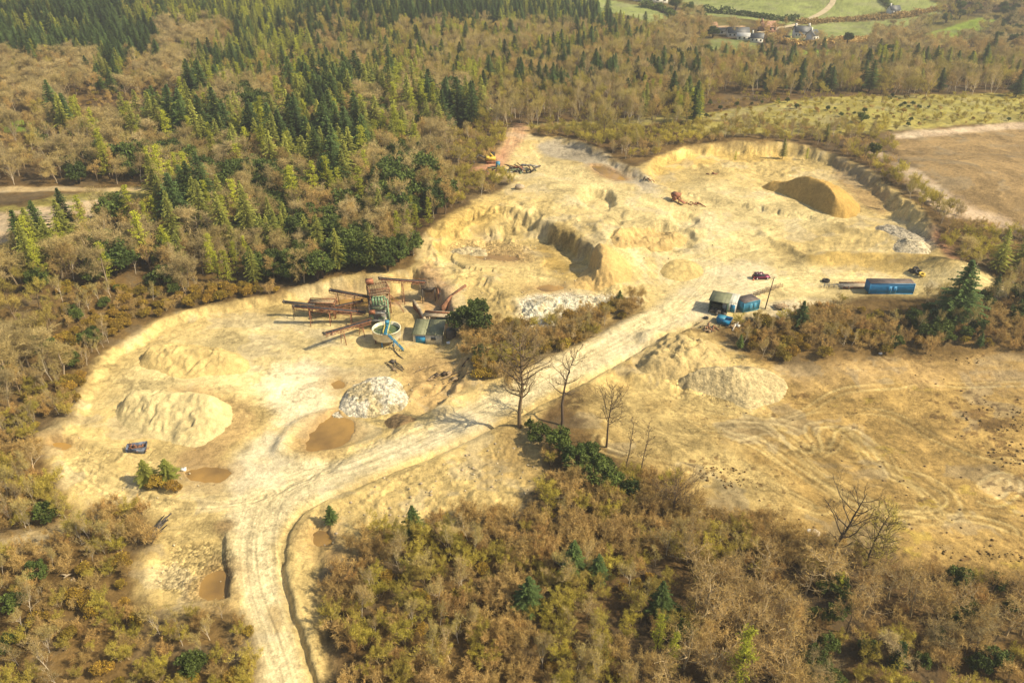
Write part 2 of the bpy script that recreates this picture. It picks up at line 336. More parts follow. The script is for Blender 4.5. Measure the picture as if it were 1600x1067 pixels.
# ---------------------------------------------------------------- tags and materials
def tag(o, label=None, cat=None, group=None, kind=None):
    if label: o["label"] = label
    if cat: o["category"] = cat
    if group: o["group"] = group
    if kind: o["kind"] = kind
    return o
def empty(name, loc, rz=0.0):
    o = bpy.data.objects.new(name, None); C.objects.link(o); o.location = loc; o.rotation_euler = (0, 0, rz); o.empty_display_size = .5
    return o
MATS = {}
def mat(name, c, rough=.85, var=.18, scale=1.5, metal=0.0, c2=None, bump=0.0, coords='Object'):
    if name in MATS: return MATS[name]
    m = bpy.data.materials.new(name); m.use_nodes = True; n = m.node_tree.nodes; l = m.node_tree.links
    b = n["Principled BSDF"]; b.inputs["Roughness"].default_value = rough; b.inputs["Metallic"].default_value = metal
    b.inputs["Specular IOR Level"].default_value = .35
    tc = n.new("ShaderNodeTexCoord"); no = n.new("ShaderNodeTexNoise"); no.inputs["Scale"].default_value = scale; no.inputs["Detail"].default_value = 5
    l.new(tc.outputs[coords], no.inputs["Vector"])
    r = n.new("ShaderNodeValToRGB"); l.new(no.outputs[0], r.inputs[0])
    c = tuple(c); c2 = tuple(c2) if c2 else tuple(max(0, v * (1 - 2 * var)) for v in c)
    r.color_ramp.elements[0].position = .36; r.color_ramp.elements[0].color = (*c2, 1)
    r.color_ramp.elements[1].position = .60; r.color_ramp.elements[1].color = (*[min(1, v * (1 + .3 * var)) for v in c], 1)
    l.new(r.outputs[0], b.inputs["Base Color"])
    if bump:
        bp = n.new("ShaderNodeBump"); bp.inputs["Strength"].default_value = .6; bp.inputs["Distance"].default_value = bump
        l.new(no.outputs[0], bp.inputs["Height"]); l.new(bp.outputs[0], b.inputs["Normal"])
    MATS[name] = m; return m

def groundmat():
    m = bpy.data.materials.new("ground"); m.use_nodes = True; n = m.node_tree.nodes; l = m.node_tree.links
    b = n["Principled BSDF"]; b.inputs["Roughness"].default_value = .95; b.inputs["Specular IOR Level"].default_value = .1
    a = n.new("ShaderNodeAttribute"); a.attribute_name = "Col"
    g = n.new("ShaderNodeAttribute"); g.attribute_name = "Peb"
    tc = n.new("ShaderNodeNewGeometry")
    def noise(s, d, rough=.6):
        x = n.new("ShaderNodeTexNoise"); x.inputs["Scale"].default_value = s; x.inputs["Detail"].default_value = d; x.inputs["Roughness"].default_value = rough
        l.new(tc.outputs["Position"], x.inputs["Vector"]); return x
    n1 = noise(.9, 8, .72); n2 = noise(.10, 4)
    def rng(s, lo, hi, a0=.3, a1=.7):
        x = n.new("ShaderNodeMapRange"); l.new(s, x.inputs[0]); x.inputs[1].default_value = a0; x.inputs[2].default_value = a1; x.inputs[3].default_value = lo; x.inputs[4].default_value = hi; return x.outputs[0]
    def mul(p, q, op='MULTIPLY'):
        x = n.new("ShaderNodeMath"); x.operation = op
        for k, v in enumerate((p, q)):
            if isinstance(v, (int, float)): x.inputs[k].default_value = v
            else: l.new(v, x.inputs[k])
        return x.outputs[0]
    vo = n.new("ShaderNodeTexVoronoi"); vo.inputs["Scale"].default_value = 1.9; l.new(tc.outputs["Position"], vo.inputs["Vector"])
    sep = n.new("ShaderNodeSeparateColor"); l.new(vo.outputs["Color"], sep.inputs[0])
    peb = rng(sep.outputs[0], .5, 1.4, 0, 1); n3 = noise(4.0, 3)
    pm = n.new("ShaderNodeMix"); pm.data_type = 'FLOAT'; l.new(g.outputs["Fac"], pm.inputs[0]); pm.inputs[2].default_value = 1.0; l.new(peb, pm.inputs[3])
    f = mul(mul(mul(rng(n1.outputs[0], .72, 1.22), rng(n2.outputs[0], .86, 1.1)), rng(n3.outputs[0], .78, 1.18)), pm.outputs[0])
    vm = n.new("ShaderNodeVectorMath"); vm.operation = 'SCALE'; l.new(a.outputs["Color"], vm.inputs[0]); l.new(f, vm.inputs["Scale"])
    l.new(vm.outputs[0], b.inputs["Base Color"])
    bp = n.new("ShaderNodeBump"); bp.inputs["Distance"].default_value = .35; bp.inputs["Strength"].default_value = .7
    hgt = mul(n1.outputs[0], mul(mul(vo.outputs["Distance"], g.outputs["Fac"]), -.8), 'ADD')
    l.new(hgt, bp.inputs["Height"]); l.new(bp.outputs[0], b.inputs["Normal"])
    return m
GM = groundmat()

def landcolour(x, y):
    n = x.size
    wob = fbm(x / 5, y / 5, 3, 61); wob2 = fbm(x / 1.4, y / 1.4, 2, 62); big = fbm(x / 30, y / 30, 4, 63)
    t = sm(.5 + big * 1.6)[:, None]
    c = LITTER * 1.0 * (1 - t) + SCRUB * .95 * t
    far = sm((y - 420) / 200)[:, None]
    c = c * (1 - far) + (OLIVE * .7 * t + LITTER * .9 * (1 - t)) * far
    peb = np.zeros(n)
    for poly, pc in FARP:
        s = sdpoly(poly, x, y, 12.0) + wob * 2
        k = sm(s / 3 + .5)[:, None]; st = 1 + .12 * fbm(x / 14, y / 40, 3, 64)[:, None]; c = c * (1 - k) + pc * st * k
    for poly, pc, ew, wb, stg in PAINT:
        s = sdpoly(poly, x, y, ew + 2 + wb * 1.5)
        m = s > -(ew + 1.9 + wb * 1.4)
        if not m.any(): continue
        s = s[m] + wob[m] * wb * 1.3 + wob2[m] * wb * .6
        k = (sm(s / ew * .5 + .5) * stg)[:, None]
        v = (1 + .16 * big[m] + .12 * wob[m] + .07 * wob2[m])[:, None]
        c[m] = c[m] * (1 - k) + pc * v * k
    # wheel streaks that run with each road
    for line, hw, st in ROADS:
        d, s = dline(line, x, y, hw * 1.6)
        m = np.abs(d) < hw * 1.5
        if not m.any(): continue
        D = d[m] + .8 * vn(s[m] / 14, s[m] * 0, 3); fade = np.exp(-(D / hw) ** 2 * 1.6)
        k = (vn(D * 2.6, s[m] * .06, 71) - .5) * .50 + (vn(D * 6.0, s[m] * .11, 72) - .5) * .30 + (vn(s[m] * .5 + D * .3, D * .5, 73) - .5) * .07
        c[m] *= (1 + st * fade * k)[:, None]
        c[m] = c[m] * (1 - .35 * st * fade[:, None]) + PALE * (1 + k[:, None]) * .35 * st * fade[:, None]
    fld = sdpoly(PAINT[13][0], x, y, 1.0) > 0
    for q, line in enumerate(TRK + [t + np.array([2.1, 1.3]) for t in TRK[:5]] + [t + np.array([-2.6, .8]) for t in TRK[:3]]):
        for off in (-.9, .9):
            d, s = dline(line, x, y, 6.0)
            o = off + 3.4 * (vn(s / 16, s * 0, 80 + q) - .5) * 2
            m = (np.abs(d - o) < 1.0) & (d < 100)
            if not m.any(): continue
            k = np.exp(-((d[m] - o[m]) / .36) ** 2) * np.clip(vn(s[m] / 9, s[m] * 0 + off * 7, 81 + q) * 1.7 - .35, 0, 1) * .85
            c[m] = c[m] * (1 - k[:, None]) + SAND * 1.0 * k[:, None]
            k2 = np.exp(-((d[m] - o[m] - .62) / .25) ** 2) * .3 * vn(s[m] / 4, s[m] * 0 + off, 85)
            c[m] *= (1 - k2)[:, None]
    if fld.any():                                   # dry tufts, moss and long drag marks of the field
        X = x[fld]; Y = y[fld]; px, py = proj(X, Y, np.full(X.shape, -3.0))
        a = fbm(X / 10, Y / 5, 4, 91); b = fbm(X / 1.3, Y / 1.0, 3, 92); d = fbm((X + Y * .55) / 1.1, (Y - X * .55) / 14, 4, 93); e = fbm((X + Y * .8) / 3.5, (Y - X * .8) / 30, 3, 96)
        cc = c[fld] * (1 + .26 * d + .14 * e + .32 * a)[:, None]
        wt = np.exp(-(((px - 1530) / 75) ** 2 + ((py - 650) / 34) ** 2)) * .62 + np.exp(-(((px - 1480) / 90) ** 2 + ((py - 870) / 34) ** 2)) * .34 + np.exp(-(((px - 1570) / 60) ** 2 + ((py - 720) / 60) ** 2)) * .34 + np.exp(-(((px - 1130) / 70) ** 2 + ((py - 740) / 30) ** 2)) * .24
        wt += np.exp(-(((px - 1448) / 16) ** 2 + ((py - 779) / 6) ** 2)) * .9 + np.exp(-(((px - 1258) / 14) ** 2 + ((py - 615) / 4) ** 2)) * .8 + np.exp(-(((px - 1430) / 50) ** 2 + ((py - 562) / 14) ** 2)) * .35
        k = (sm((b + .35 * a + wt - .46) / .16) * .75)[:, None]
        cc = cc * (1 - k) + col(.16, .095, .035) * k
        k = (sm((fbm(X / 7, Y / 4, 4, 94) + .35 * b - .42) / .2) * .35 * sm((px - 1150) / 200))[:, None]
        cc = cc * (1 - k) + col(.50, .39, .06) * k
        c[fld] = cc
    # pebbly places
    for pts in GRAV:
        s = sdpoly(pts, x, y, 2.0); peb = np.maximum(peb, sm(s / 2 + .5 + wob))
    # grain that follows slopes and scattered darker crumbs over all bare ground
    cr = fbm(x / .8, y / .8, 2, 95); pt_ = fbm(x / 8 + wob, y / 8, 5, 97); pk = fbm((x + .5 * y) / 2.0, (y - .5 * x) / 11, 3, 98)
    c *= (1 - .20 * sm((cr - .2) / .2) - .17 * sm((pt_ - .08) / .22) + .10 * pk)[:, None]
    gy_ = sm((-pt_ - .1) / .2)[:, None] * .35; c = c * (1 - gy_) + c.mean(1)[:, None] * np.array([1.12, 1.0, .72]) * gy_

    onr = np.zeros(n)
    for line, hw, st in ROADS[:3]:
        d_, s_ = dline(line, x, y, hw * 1.6); onr = np.maximum(onr, np.exp(-(d_ / hw / 1.1) ** 4) * st)
    c *= (1 + .13 * onr * sm((pt_ - .08) / .22))[:, None]
    dm = fbm(x / 11 + 2 * wob, y / 9, 5, 99); c *= (1 - (1 - .85 * onr) * .20 * sm((dm - .2) / .05) - (1 - .85 * onr) * .12 * sm((fbm(x / 3, y / 3 + wob, 4, 100) - .22) / .05))[:, None]; c *= (1 + .12 * sm((-dm - .2) / .05))[:, None]; peb += .10 + .30 * sm((pt_ - .1) / .1)
    return np.clip(c, 0, 1), peb
GRAV = [PG([(815,460),(900,452),(1000,460),(1000,480),(930,490),(850,520),(815,500)]), PG([(1380,330),(1430,345),(1462,385),(1440,400),(1400,372)]),
        PG([(250,858),(350,846),(356,930),(250,945)]), PG([(690,370),(760,350),(850,380),(830,400),(740,395)]), PG([(1060,560),(1180,590),(1150,630),(1040,600)])]

def gridmesh(name, X, Y, Z, colr, peb, m=None, flat=None):
    ny, nx = X.shape; v = np.stack([X, Y, Z], -1).reshape(-1, 3).astype(np.float32)
    i = np.arange(ny * nx).reshape(ny, nx)
    f = np.stack([i[:-1, :-1], i[:-1, 1:], i[1:, 1:], i[1:, :-1]], -1).reshape(-1, 4)
    if flat is not None: f = f[flat[f].any(1)]
    me = bpy.data.meshes.new(name); me.vertices.add(len(v)); me.vertices.foreach_set("co", v.ravel())
    me.loops.add(f.size); me.loops.foreach_set("vertex_index", f.ravel().astype(np.int32))
    me.polygons.add(len(f)); me.polygons.foreach_set("loop_start", np.arange(0, f.size, 4, dtype=np.int32))
    me.polygons.foreach_set("use_smooth", np.ones(len(f), bool))
    me.update(calc_edges=True)
    at_ = me.color_attributes.new("Col", 'FLOAT_COLOR', 'POINT')
    at_.data.foreach_set("color", np.concatenate([colr, np.ones((len(colr), 1))], 1).astype(np.float32).ravel())
    pa = me.attributes.new("Peb", 'FLOAT', 'POINT'); pa.data.foreach_set("value", peb.astype(np.float32))
    me.materials.append(m or GM)
    o = bpy.data.objects.new(name, me); C.objects.link(o); return o

pyr = np.arange(1190, 2, -1.3)
ys = onplane(pyr * 0 + 800, pyr, 0)[1]
far_y = [ys[-1]]
while far_y[-1] < 4200: far_y.append(far_y[-1] * 1.012)
ys = np.concatenate([[18, 32], ys[ys > 34], far_y[1:]])
sx = np.linspace(-.78, .78, 1500)
X = sx[None, :] * (ys[:, None] + 62); Y = np.repeat(ys[:, None], len(sx), 1)
Z = Hz(X.ravel(), Y.ravel())
cc, pb = landcolour(X.ravel(), Y.ravel())
for poly, lab in POOLS:              # a shallow dish under each pool
    s = sdpoly(poly, X.ravel(), Y.ravel(), 7.0); m = s > -6.9
    cx, cy = poly.mean(0)
    lv = float(np.min(Hz(poly[:, 0], poly[:, 1]))); xm = X.ravel()[m]; ym = Y.ravel()[m]; sw = s[m] + 1.5 * fbm(xm / 3, ym / 3, 3, 150) - .1; k = sm((sw + .9) / 1.2)
    Z[m] = np.maximum(Z[m], lv + .04) * (1 - k) + (lv - .3) * k; k = sm((sw + 4.6 + 2 * fbm(xm / 4, ym / 4, 3, 151)) / 2.5) * .55 + sm((sw + 1.6) / 1.4) * .45; cc[m] = cc[m] * (1 - .8 * k[:, None]) + WET * .9 * .8 * k[:, None]
ground = tag(gridmesh("ground", X, Y, Z.reshape(X.shape), cc, pb), kind="structure")
del cc, pb

wm = mat("muddy_water", (.34, .205, .055), .07, .08, .12, c2=(.17, .105, .035))
for poly, lab in POOLS:
    lv = float(np.min(Hz(poly[:, 0], poly[:, 1]))) - .02
    c0 = poly.mean(0); rr_ = np.linalg.norm(poly - c0, axis=1)[:, None]; ring = c0 + (poly - c0) * (rr_ + 1.5) / rr_
    me = bpy.data.meshes.new("water"); me.from_pydata([(a, b, lv) for a, b in ring], [], [list(range(len(ring)))]); me.materials.append(wm)
    o = bpy.data.objects.new("water", me); C.objects.link(o); tag(o, lab, kind="structure")
    if me.polygons[0].normal.z < 0: me.flip_normals()

# ---------------------------------------------------------------- heaps
def heap(name, pts, hmax, slope, colr, label, cat, peb=0.0, crestpts=None, rib=.5, ribwl=1.2, seed=0, white=None, res=.3, sidecol=None, taper=None):
    poly = PG(pts); lo = poly.min(0) - 3; hi = poly.max(0) + 3
    xs = np.arange(lo[0], hi[0], res); yy = np.arange(lo[1], hi[1], res); Xh, Yh = np.meshgrid(xs, yy); x = Xh.ravel(); y = Yh.ravel()
    wx = fbm(x / 5, y / 5, 3, 300 + seed)
    s = sdpoly(poly, x, y, 4.0) + wx * 1.0
    if crestpts is not None:
        cr = PL(crestpts) if len(crestpts) > 2 else PP(crestpts); d, ss = dline(cr, x, y, 60.0); d = np.abs(d)
        edge = np.maximum(s, -3); t = np.clip(edge / (edge + d + .6), -1, 1)
        if taper: Lc = np.linalg.norm(np.diff(cr, axis=0), axis=1).sum(); hm = hmax * (taper[0] + (1 - taper[0]) * sm(ss / Lc / taper[1])) * (1 - .25 * sm((ss / Lc - .75) / .3))
        else: hm = hmax * (.85 + .25 * fbm(ss / 6, ss * 0, 2, 350 + seed))
        h = np.where(s > 0, hm * np.power(np.maximum(t, 0), 1.0) * (1 - .12 * np.clip(t, 0, 1) ** 3), s * .4)
    else:
        h = np.where(s > 0, hmax * np.tanh(np.maximum(s, 0) * slope / hmax), s * .4)
    c0 = poly.mean(0); ang = np.arctan2(y - c0[1], x - c0[0]); rr = np.hypot(x - c0[0], y - c0[1]); R = rr.max() * .4
    along = ss if crestpts is not None else ang * R
    fl = (.5 - np.abs(fbm((along + .45 * rr) / (ribwl * 1.8) + wx * 2.2, rr / 5 + wx * 2, 3, 310 + seed)) * 2.2 + .8 * fbm(x / 3 + wx, y / 3, 3, 312 + seed)) * rib * .62 * np.clip(s / 2.5, 0, 1) * (1.1 - np.clip(h / hmax, 0, 1) * .5)
    z = Hz(x, y) + h + fl + .18 * fbm(x / 1.1, y / 1.1, 3, 320 + seed) + peb * .42 * np.clip(s / 1.5, 0, 1) * fbm(x / .75, y / .75, 2, 322 + seed) + .5 * rib * fbm(x / 4, y / 4, 3, 321 + seed) * np.clip(s / 2, 0, 1) - .06
    tone = (1 + .14 * fbm(x / 2.2, y / 2.2, 4, 330 + seed) + .10 * wx)[:, None]
    cl = np.repeat(np.array(colr)[None, :], x.size, 0) * tone
    if white is not None:
        k = sm((fbm(x / 2.5, y / 2.5, 3, 340 + seed) + .25) / .3)[:, None]; cl = cl * (1 - k) + np.array(white) * tone * k
    if sidecol is not None:
        px, py = proj(x, y, z); k = sm((c0[0] + sidecol[1] - x) / 3 + wx)[:, None]; cl = cl * (1 - k) + sidecol[0] * tone * k
    o = gridmesh(name, Xh, Yh, z.reshape(Xh.shape), np.clip(cl, 0, 1), np.full(x.size, peb), flat=(s > -2.0))
    lz = gz(c0[0], c0[1]); o.data.transform(Matrix.Translation((-c0[0], -c0[1], -lz))); o.location = (c0[0], c0[1], lz)
    return tag(o, label, cat)
heap("sand_heap", [(175,640),(195,615),(240,602),(310,606),(355,620),(365,650),(345,680),(320,692),(285,695),(240,680),(195,662)], 5.8, .8, PALE*.98, "large pale sand heap with deep ribs in the middle of the pit", "sand heap", crestpts=[(215,628),(262,632),(330,640)], rib=1.4, ribwl=1.8, seed=1)
heap("sand_heap", [(208,560),(235,530),(262,526),(330,530),(385,548),(392,572),(350,578),(290,582),(240,572)], 4.4, .8, SAND*.96, "long low sand heap with a broken face, behind the large ribbed one", "sand heap", crestpts=[(240,548),(275,552),(360,560)], rib=1.1, ribwl=1.5, seed=2)
heap("gravel_heap", [(530,620),(545,600),(585,588),(622,590),(640,608),(632,630),(600,640),(560,646),(534,640)], 2.6, .9, (.42,.35,.20), "flat topped heap of pale washed stones below the tank", "gravel heap", peb=1.0, rib=.35, seed=3, white=(.58,.53,.40), res=.22)
heap("sand_heap", [(893,440),(905,410),(925,388),(950,384),(975,400),(992,425),(985,440),(960,446),(925,448)], 5.2, .9, (.52,.36,.14), "steep ribbed cone of tan sand at the tip of the upper terrace", "sand heap", crestpts=[(936,392),(940,400),(944,406)], rib=.7, ribwl=.9, seed=4)
heap("sand_heap", [(1183,287),(1215,282),(1265,284),(1315,287),(1345,303),(1348,322),(1325,334),(1303,333),(1272,325),(1237,311),(1205,297)], 9.0, .9, (.46,.30,.09), "large golden brown sand heap with one dark flank in the right basin", "sand heap", crestpts=[(1207,290),(1262,308),(1288,316),(1302,326)], rib=.5, ribwl=1.4, seed=5, res=.4, taper=(.35, .55))
heap("sand_heap", [(1030,428),(1040,412),(1068,402),(1095,410),(1105,428),(1085,438),(1050,438)], 2.6, .7, SAND*.9, "small tan sand heap beside the track between the upper terraces", "sand heap", crestpts=[(1052,418),(1075,418)], rib=.6, ribwl=.9, seed=6)
heap("sand_heap", [(948,378),(965,358),(1010,350),(1062,356),(1080,372),(1050,384),(1000,388),(965,388)], 2.8, .7, (.50,.36,.15), "long tan sand heap with a ribbed front above the small track heap", "sand heap", crestpts=[(975,366),(1050,366)], rib=.7, ribwl=.9, seed=7)
heap("gravel_heap", [(1050,598),(1085,584),(1125,575),(1165,570),(1205,580),(1234,602),(1225,620),(1190,636),(1165,641),(1130,622),(1085,610)], 4.4, .8, (.47,.38,.20), "grey tan gravel heap on the edge of the large rutted field", "gravel heap", peb=.55, crestpts=[(1075,596),(1120,600),(1155,606),(1175,590)], rib=.5, ribwl=2.2, seed=8)
heap("gravel_heap", [(1365,345),(1390,332),(1415,335),(1440,352),(1450,368),(1425,378),(1395,372)], 1.6, .6, (.36,.32,.24), "low dark grey gravel heap on a pale pad by the right edge of the quarry", "gravel heap", peb=1.0, rib=.2, seed=9)
heap("gravel_heap", [(1392,388),(1405,375),(1430,374),(1452,382),(1455,398),(1425,402),(1400,400)], 1.8, .7, (.50,.43,.29), "light grey gravel heap in front of the dark grey one", "gravel heap", peb=.9, rib=.2, seed=10)
heap("gravel_heap", [(700,385),(712,372),(745,364),(765,372),(762,386),(735,392)], 2.0, .7, (.46,.38,.22), "rounded gravel heap under the upper quarry face", "gravel heap", peb=.8, rib=.2, seed=11)
heap("gravel_heap", [(812,486),(825,468),(880,460),(940,462),(975,470),(930,484),(870,494),(830,500)], 1.6, .5, (.48,.41,.26), "long bank of white stones behind the roadside scrub", "gravel heap", peb=1.0, rib=.4, seed=12, white=(.58,.54,.40))
heap("earth_heap", [(596,655),(608,640),(625,634),(652,650),(650,662),(618,668)], 1.5, .8, (.33,.22,.10), "small dark brown earth heap beside the pale stone heap", "earth heap", peb=.5, rib=.3, seed=13)
heap("spoil_bank", [(985,578),(1010,548),(1045,527),(1085,523),(1128,542),(1150,572),(1120,592),(1060,597),(1010,593)], 3.4, .8, (.48,.37,.17), "lumpy tan spoil bank left of the grey tan gravel heap", "spoil bank", peb=.3, crestpts=[(1015,572),(1040,545),(1080,545),(1120,572)], rib=1.6, ribwl=1.6, seed=14)

# ---------------------------------------------------------------- plants
class MB:                              # collects vertices and faces of ONE mesh
    def __init__(s): s.v = []; s.f = []; s.c = []; s.m = []; s.n = 0; s.mi = 0
    def add(s, v, f, c=None, mi=None):
        v = np.asarray(v, float); s.v.append(v)
        for q in f: s.f.append(tuple(int(i) + s.n for i in q)); s.m.append(s.mi if mi is None else mi)
        s.c.append(np.ones((len(v), 3)) if c is None else np.broadcast_to(np.asarray(c, float), (len(v), 3))); s.n += len(v)
    def tube(s, p, r, n=6, c=None, cap=False):
        p = np.asarray(p, float); k = len(p); V = []
        for i in range(k):
            d = p[min(i + 1, k - 1)] - p[max(i - 1, 0)]; d = d / (np.linalg.norm(d) + 1e-9)
            a = np.cross(d, (0, 0, 1)) if abs(d[2]) < .9 else np.cross(d, (1, 0, 0)); a /= np.linalg.norm(a); b = np.cross(d, a)
            for j in range(n):
                t = 2 * math.pi * j / n; V.append(p[i] + r[i] * (math.cos(t) * a + math.sin(t) * b))
        F = [(i * n + j, i * n + (j + 1) % n, (i + 1) * n + (j + 1) % n, (i + 1) * n + j) for i in range(k - 1) for j in range(n)]
        if cap: F += [tuple(range(n - 1, -1, -1)), tuple((k - 1) * n + j for j in range(n))]
        s.add(V, F, c)
    def tris(s, V, c, mi=None):        # V: (n,3,3), c: (n,3)
        n = len(V); i = np.arange(n * 3).reshape(n, 3); s.v.append(V.reshape(-1, 3)); s.c.append(np.repeat(c, 3, 0))
        s.f += [tuple(r) for r in (i + s.n).tolist()]; s.m += [s.mi if mi is None else mi] * n; s.n += n * 3
    def box(s, cx, cy, cz, sx, sy, sz, c=None, rz=0.0, M=None, taper=None):
        v = np.array([(x, y, z) for z in (-.5, .5) for y in (-.5, .5) for x in (-.5, .5)]) * (sx, sy, sz)
        if taper: v[4:, :2] *= taper
        if rz: k = np.array([[math.cos(rz), -math.sin(rz), 0], [math.sin(rz), math.cos(rz), 0], [0, 0, 1]]); v = v @ k.T
        v = v + (cx, cy, cz)
        s.add(v, [(0, 2, 3, 1), (4, 5, 7, 6), (0, 1, 5, 4), (1, 3, 7, 5), (3, 2, 6, 7), (2, 0, 4, 6)], c)
    def beam(s, p, q, w=.15, h=None, c=None):
        p = np.asarray(p, float); q = np.asarray(q, float); h = h or w; d = q - p; d = d / (np.linalg.norm(d) + 1e-9)
        a = np.cross(d, (0, 0, 1)) if abs(d[2]) < .95 else np.array((1., 0, 0)); a /= np.linalg.norm(a); b = np.cross(a, d)
        V = [e + a * w / 2 * i + b * h / 2 * j for e in (p, q) for i, j in ((-1, -1), (1, -1), (1, 1), (-1, 1))]
        s.add(V, [(0, 1, 2, 3), (7, 6, 5, 4), (0, 4, 5, 1), (1, 5, 6, 2), (2, 6, 7, 3), (3, 7, 4, 0)], c)
    def quad(s, a, b, c_, d, c=None): s.add([a, b, c_, d], [(0, 1, 2, 3)], c)
    def mesh(s, name, mats):
        me = bpy.data.meshes.new(name); V = np.concatenate(s.v).astype(np.float32)
        L = np.array([len(f) for f in s.f], np.int32); idx = np.fromiter((i for f in s.f for i in f), np.int32)
        me.vertices.add(len(V)); me.vertices.foreach_set("co", V.ravel()); me.loops.add(len(idx)); me.loops.foreach_set("vertex_index", idx)
        me.polygons.add(len(L)); st = np.concatenate([[0], np.cumsum(L)[:-1]]).astype(np.int32); me.polygons.foreach_set("loop_start", st)
        me.polygons.foreach_set("material_index", np.array(s.m, np.int32))
        cc = np.concatenate(s.c); a = me.color_attributes.new("Col", 'FLOAT_COLOR', 'POINT')
        for m in (mats if isinstance(mats, (list, tuple)) else [mats]): me.materials.append(m)
        me.update(calc_edges=True); me.color_attributes["Col"].data.foreach_set("color", np.concatenate([cc, np.ones((len(cc), 1))], 1).astype(np.float32).ravel())
        return me
    def build(s, name, mats, parent=None):
        o = bpy.data.objects.new(name, s.mesh(name, mats)); C.objects.link(o)
        if parent is not None: o.parent = parent
        return o
def vegmat(name, c, trans=0.0, rough=.7, vary=.25, hue=None):
    m = bpy.data.materials.new(name); m.use_nodes = True; n = m.node_tree.nodes; l = m.node_tree.links
    b = n["Principled BSDF"]; b.inputs["Roughness"].default_value = rough; b.inputs["Specular IOR Level"].default_value = .2
    a = n.new("ShaderNodeAttribute"); a.attribute_name = "Col"; oi = n.new("ShaderNodeObjectInfo")
    r = n.new("ShaderNodeMapRange"); l.new(oi.outputs["Random"], r.inputs[0]); r.inputs[3].default_value = 1 - vary; r.inputs[4].default_value = 1 + vary
    mx = n.new("ShaderNodeMix"); mx.data_type = 'RGBA'; mx.inputs[6].default_value = (*c, 1); h = hue or tuple(v * .8 for v in c); mx.inputs[7].default_value = (*h, 1)
    ml = n.new("ShaderNodeMath"); ml.operation = 'MULTIPLY'; ml.inputs[1].default_value = 7.31; l.new(oi.outputs["Random"], ml.inputs[0])
    fr = n.new("ShaderNodeMath"); fr.operation = 'FRACT'; l.new(ml.outputs[0], fr.inputs[0]); l.new(fr.outputs[0], mx.inputs[0])
    v1 = n.new("ShaderNodeVectorMath"); v1.operation = 'MULTIPLY'; l.new(mx.outputs[2], v1.inputs[0]); l.new(a.outputs["Color"], v1.inputs[1])
    v2 = n.new("ShaderNodeVectorMath"); v2.operation = 'SCALE'; l.new(v1.outputs[0], v2.inputs[0]); l.new(r.outputs[0], v2.inputs["Scale"])
    l.new(v2.outputs[0], b.inputs["Base Color"])
    if trans:
        t = n.new("ShaderNodeBsdfTranslucent"); l.new(v2.outputs[0], t.inputs[0]); ms = n.new("ShaderNodeMixShader"); ms.inputs[0].default_value = trans
        l.new(b.outputs[0], ms.inputs[1]); l.new(t.outputs[0], ms.inputs[2]); l.new(ms.outputs[0], n["Material Output"].inputs[0])
    return m
BARK = vegmat("bark", (.20, .145, .085)); DARKBARK = vegmat("dark_bark", (.085, .06, .04)); BIRCHBARK = vegmat("birch_bark", (.62, .54, .42))
GREYBARK = vegmat("grey_bark", (.33, .26, .17))

def rdir(R, n):
    v = R.normal(size=(n, 3)); return v / np.linalg.norm(v, axis=1)[:, None]
def slivers(R, P0, D, L, W):           # thin triangles from P0 along D
    n = len(P0); a = np.cross(D, rdir(R, n)); a /= np.linalg.norm(a, axis=1)[:, None] + 1e-9
    return np.stack([P0 - a * W[:, None] / 2, P0 + a * W[:, None] / 2, P0 + D * L[:, None]], 1)
def leaves(R, P0, S, flat=0.0):
    n = len(P0); a = rdir(R, n); b = np.cross(a, rdir(R, n)); b /= np.linalg.norm(b, axis=1)[:, None] + 1e-9
    S = S[:, None]; return np.stack([P0 - a * S * .5 - b * S * .3, P0 + a * S * .5 - b * S * .3, P0 + b * S * .6], 1)
def tone(R, n, lo=.7, hi=1.3): return np.repeat(R.uniform(lo, hi, (n, 1)), 3, 1)

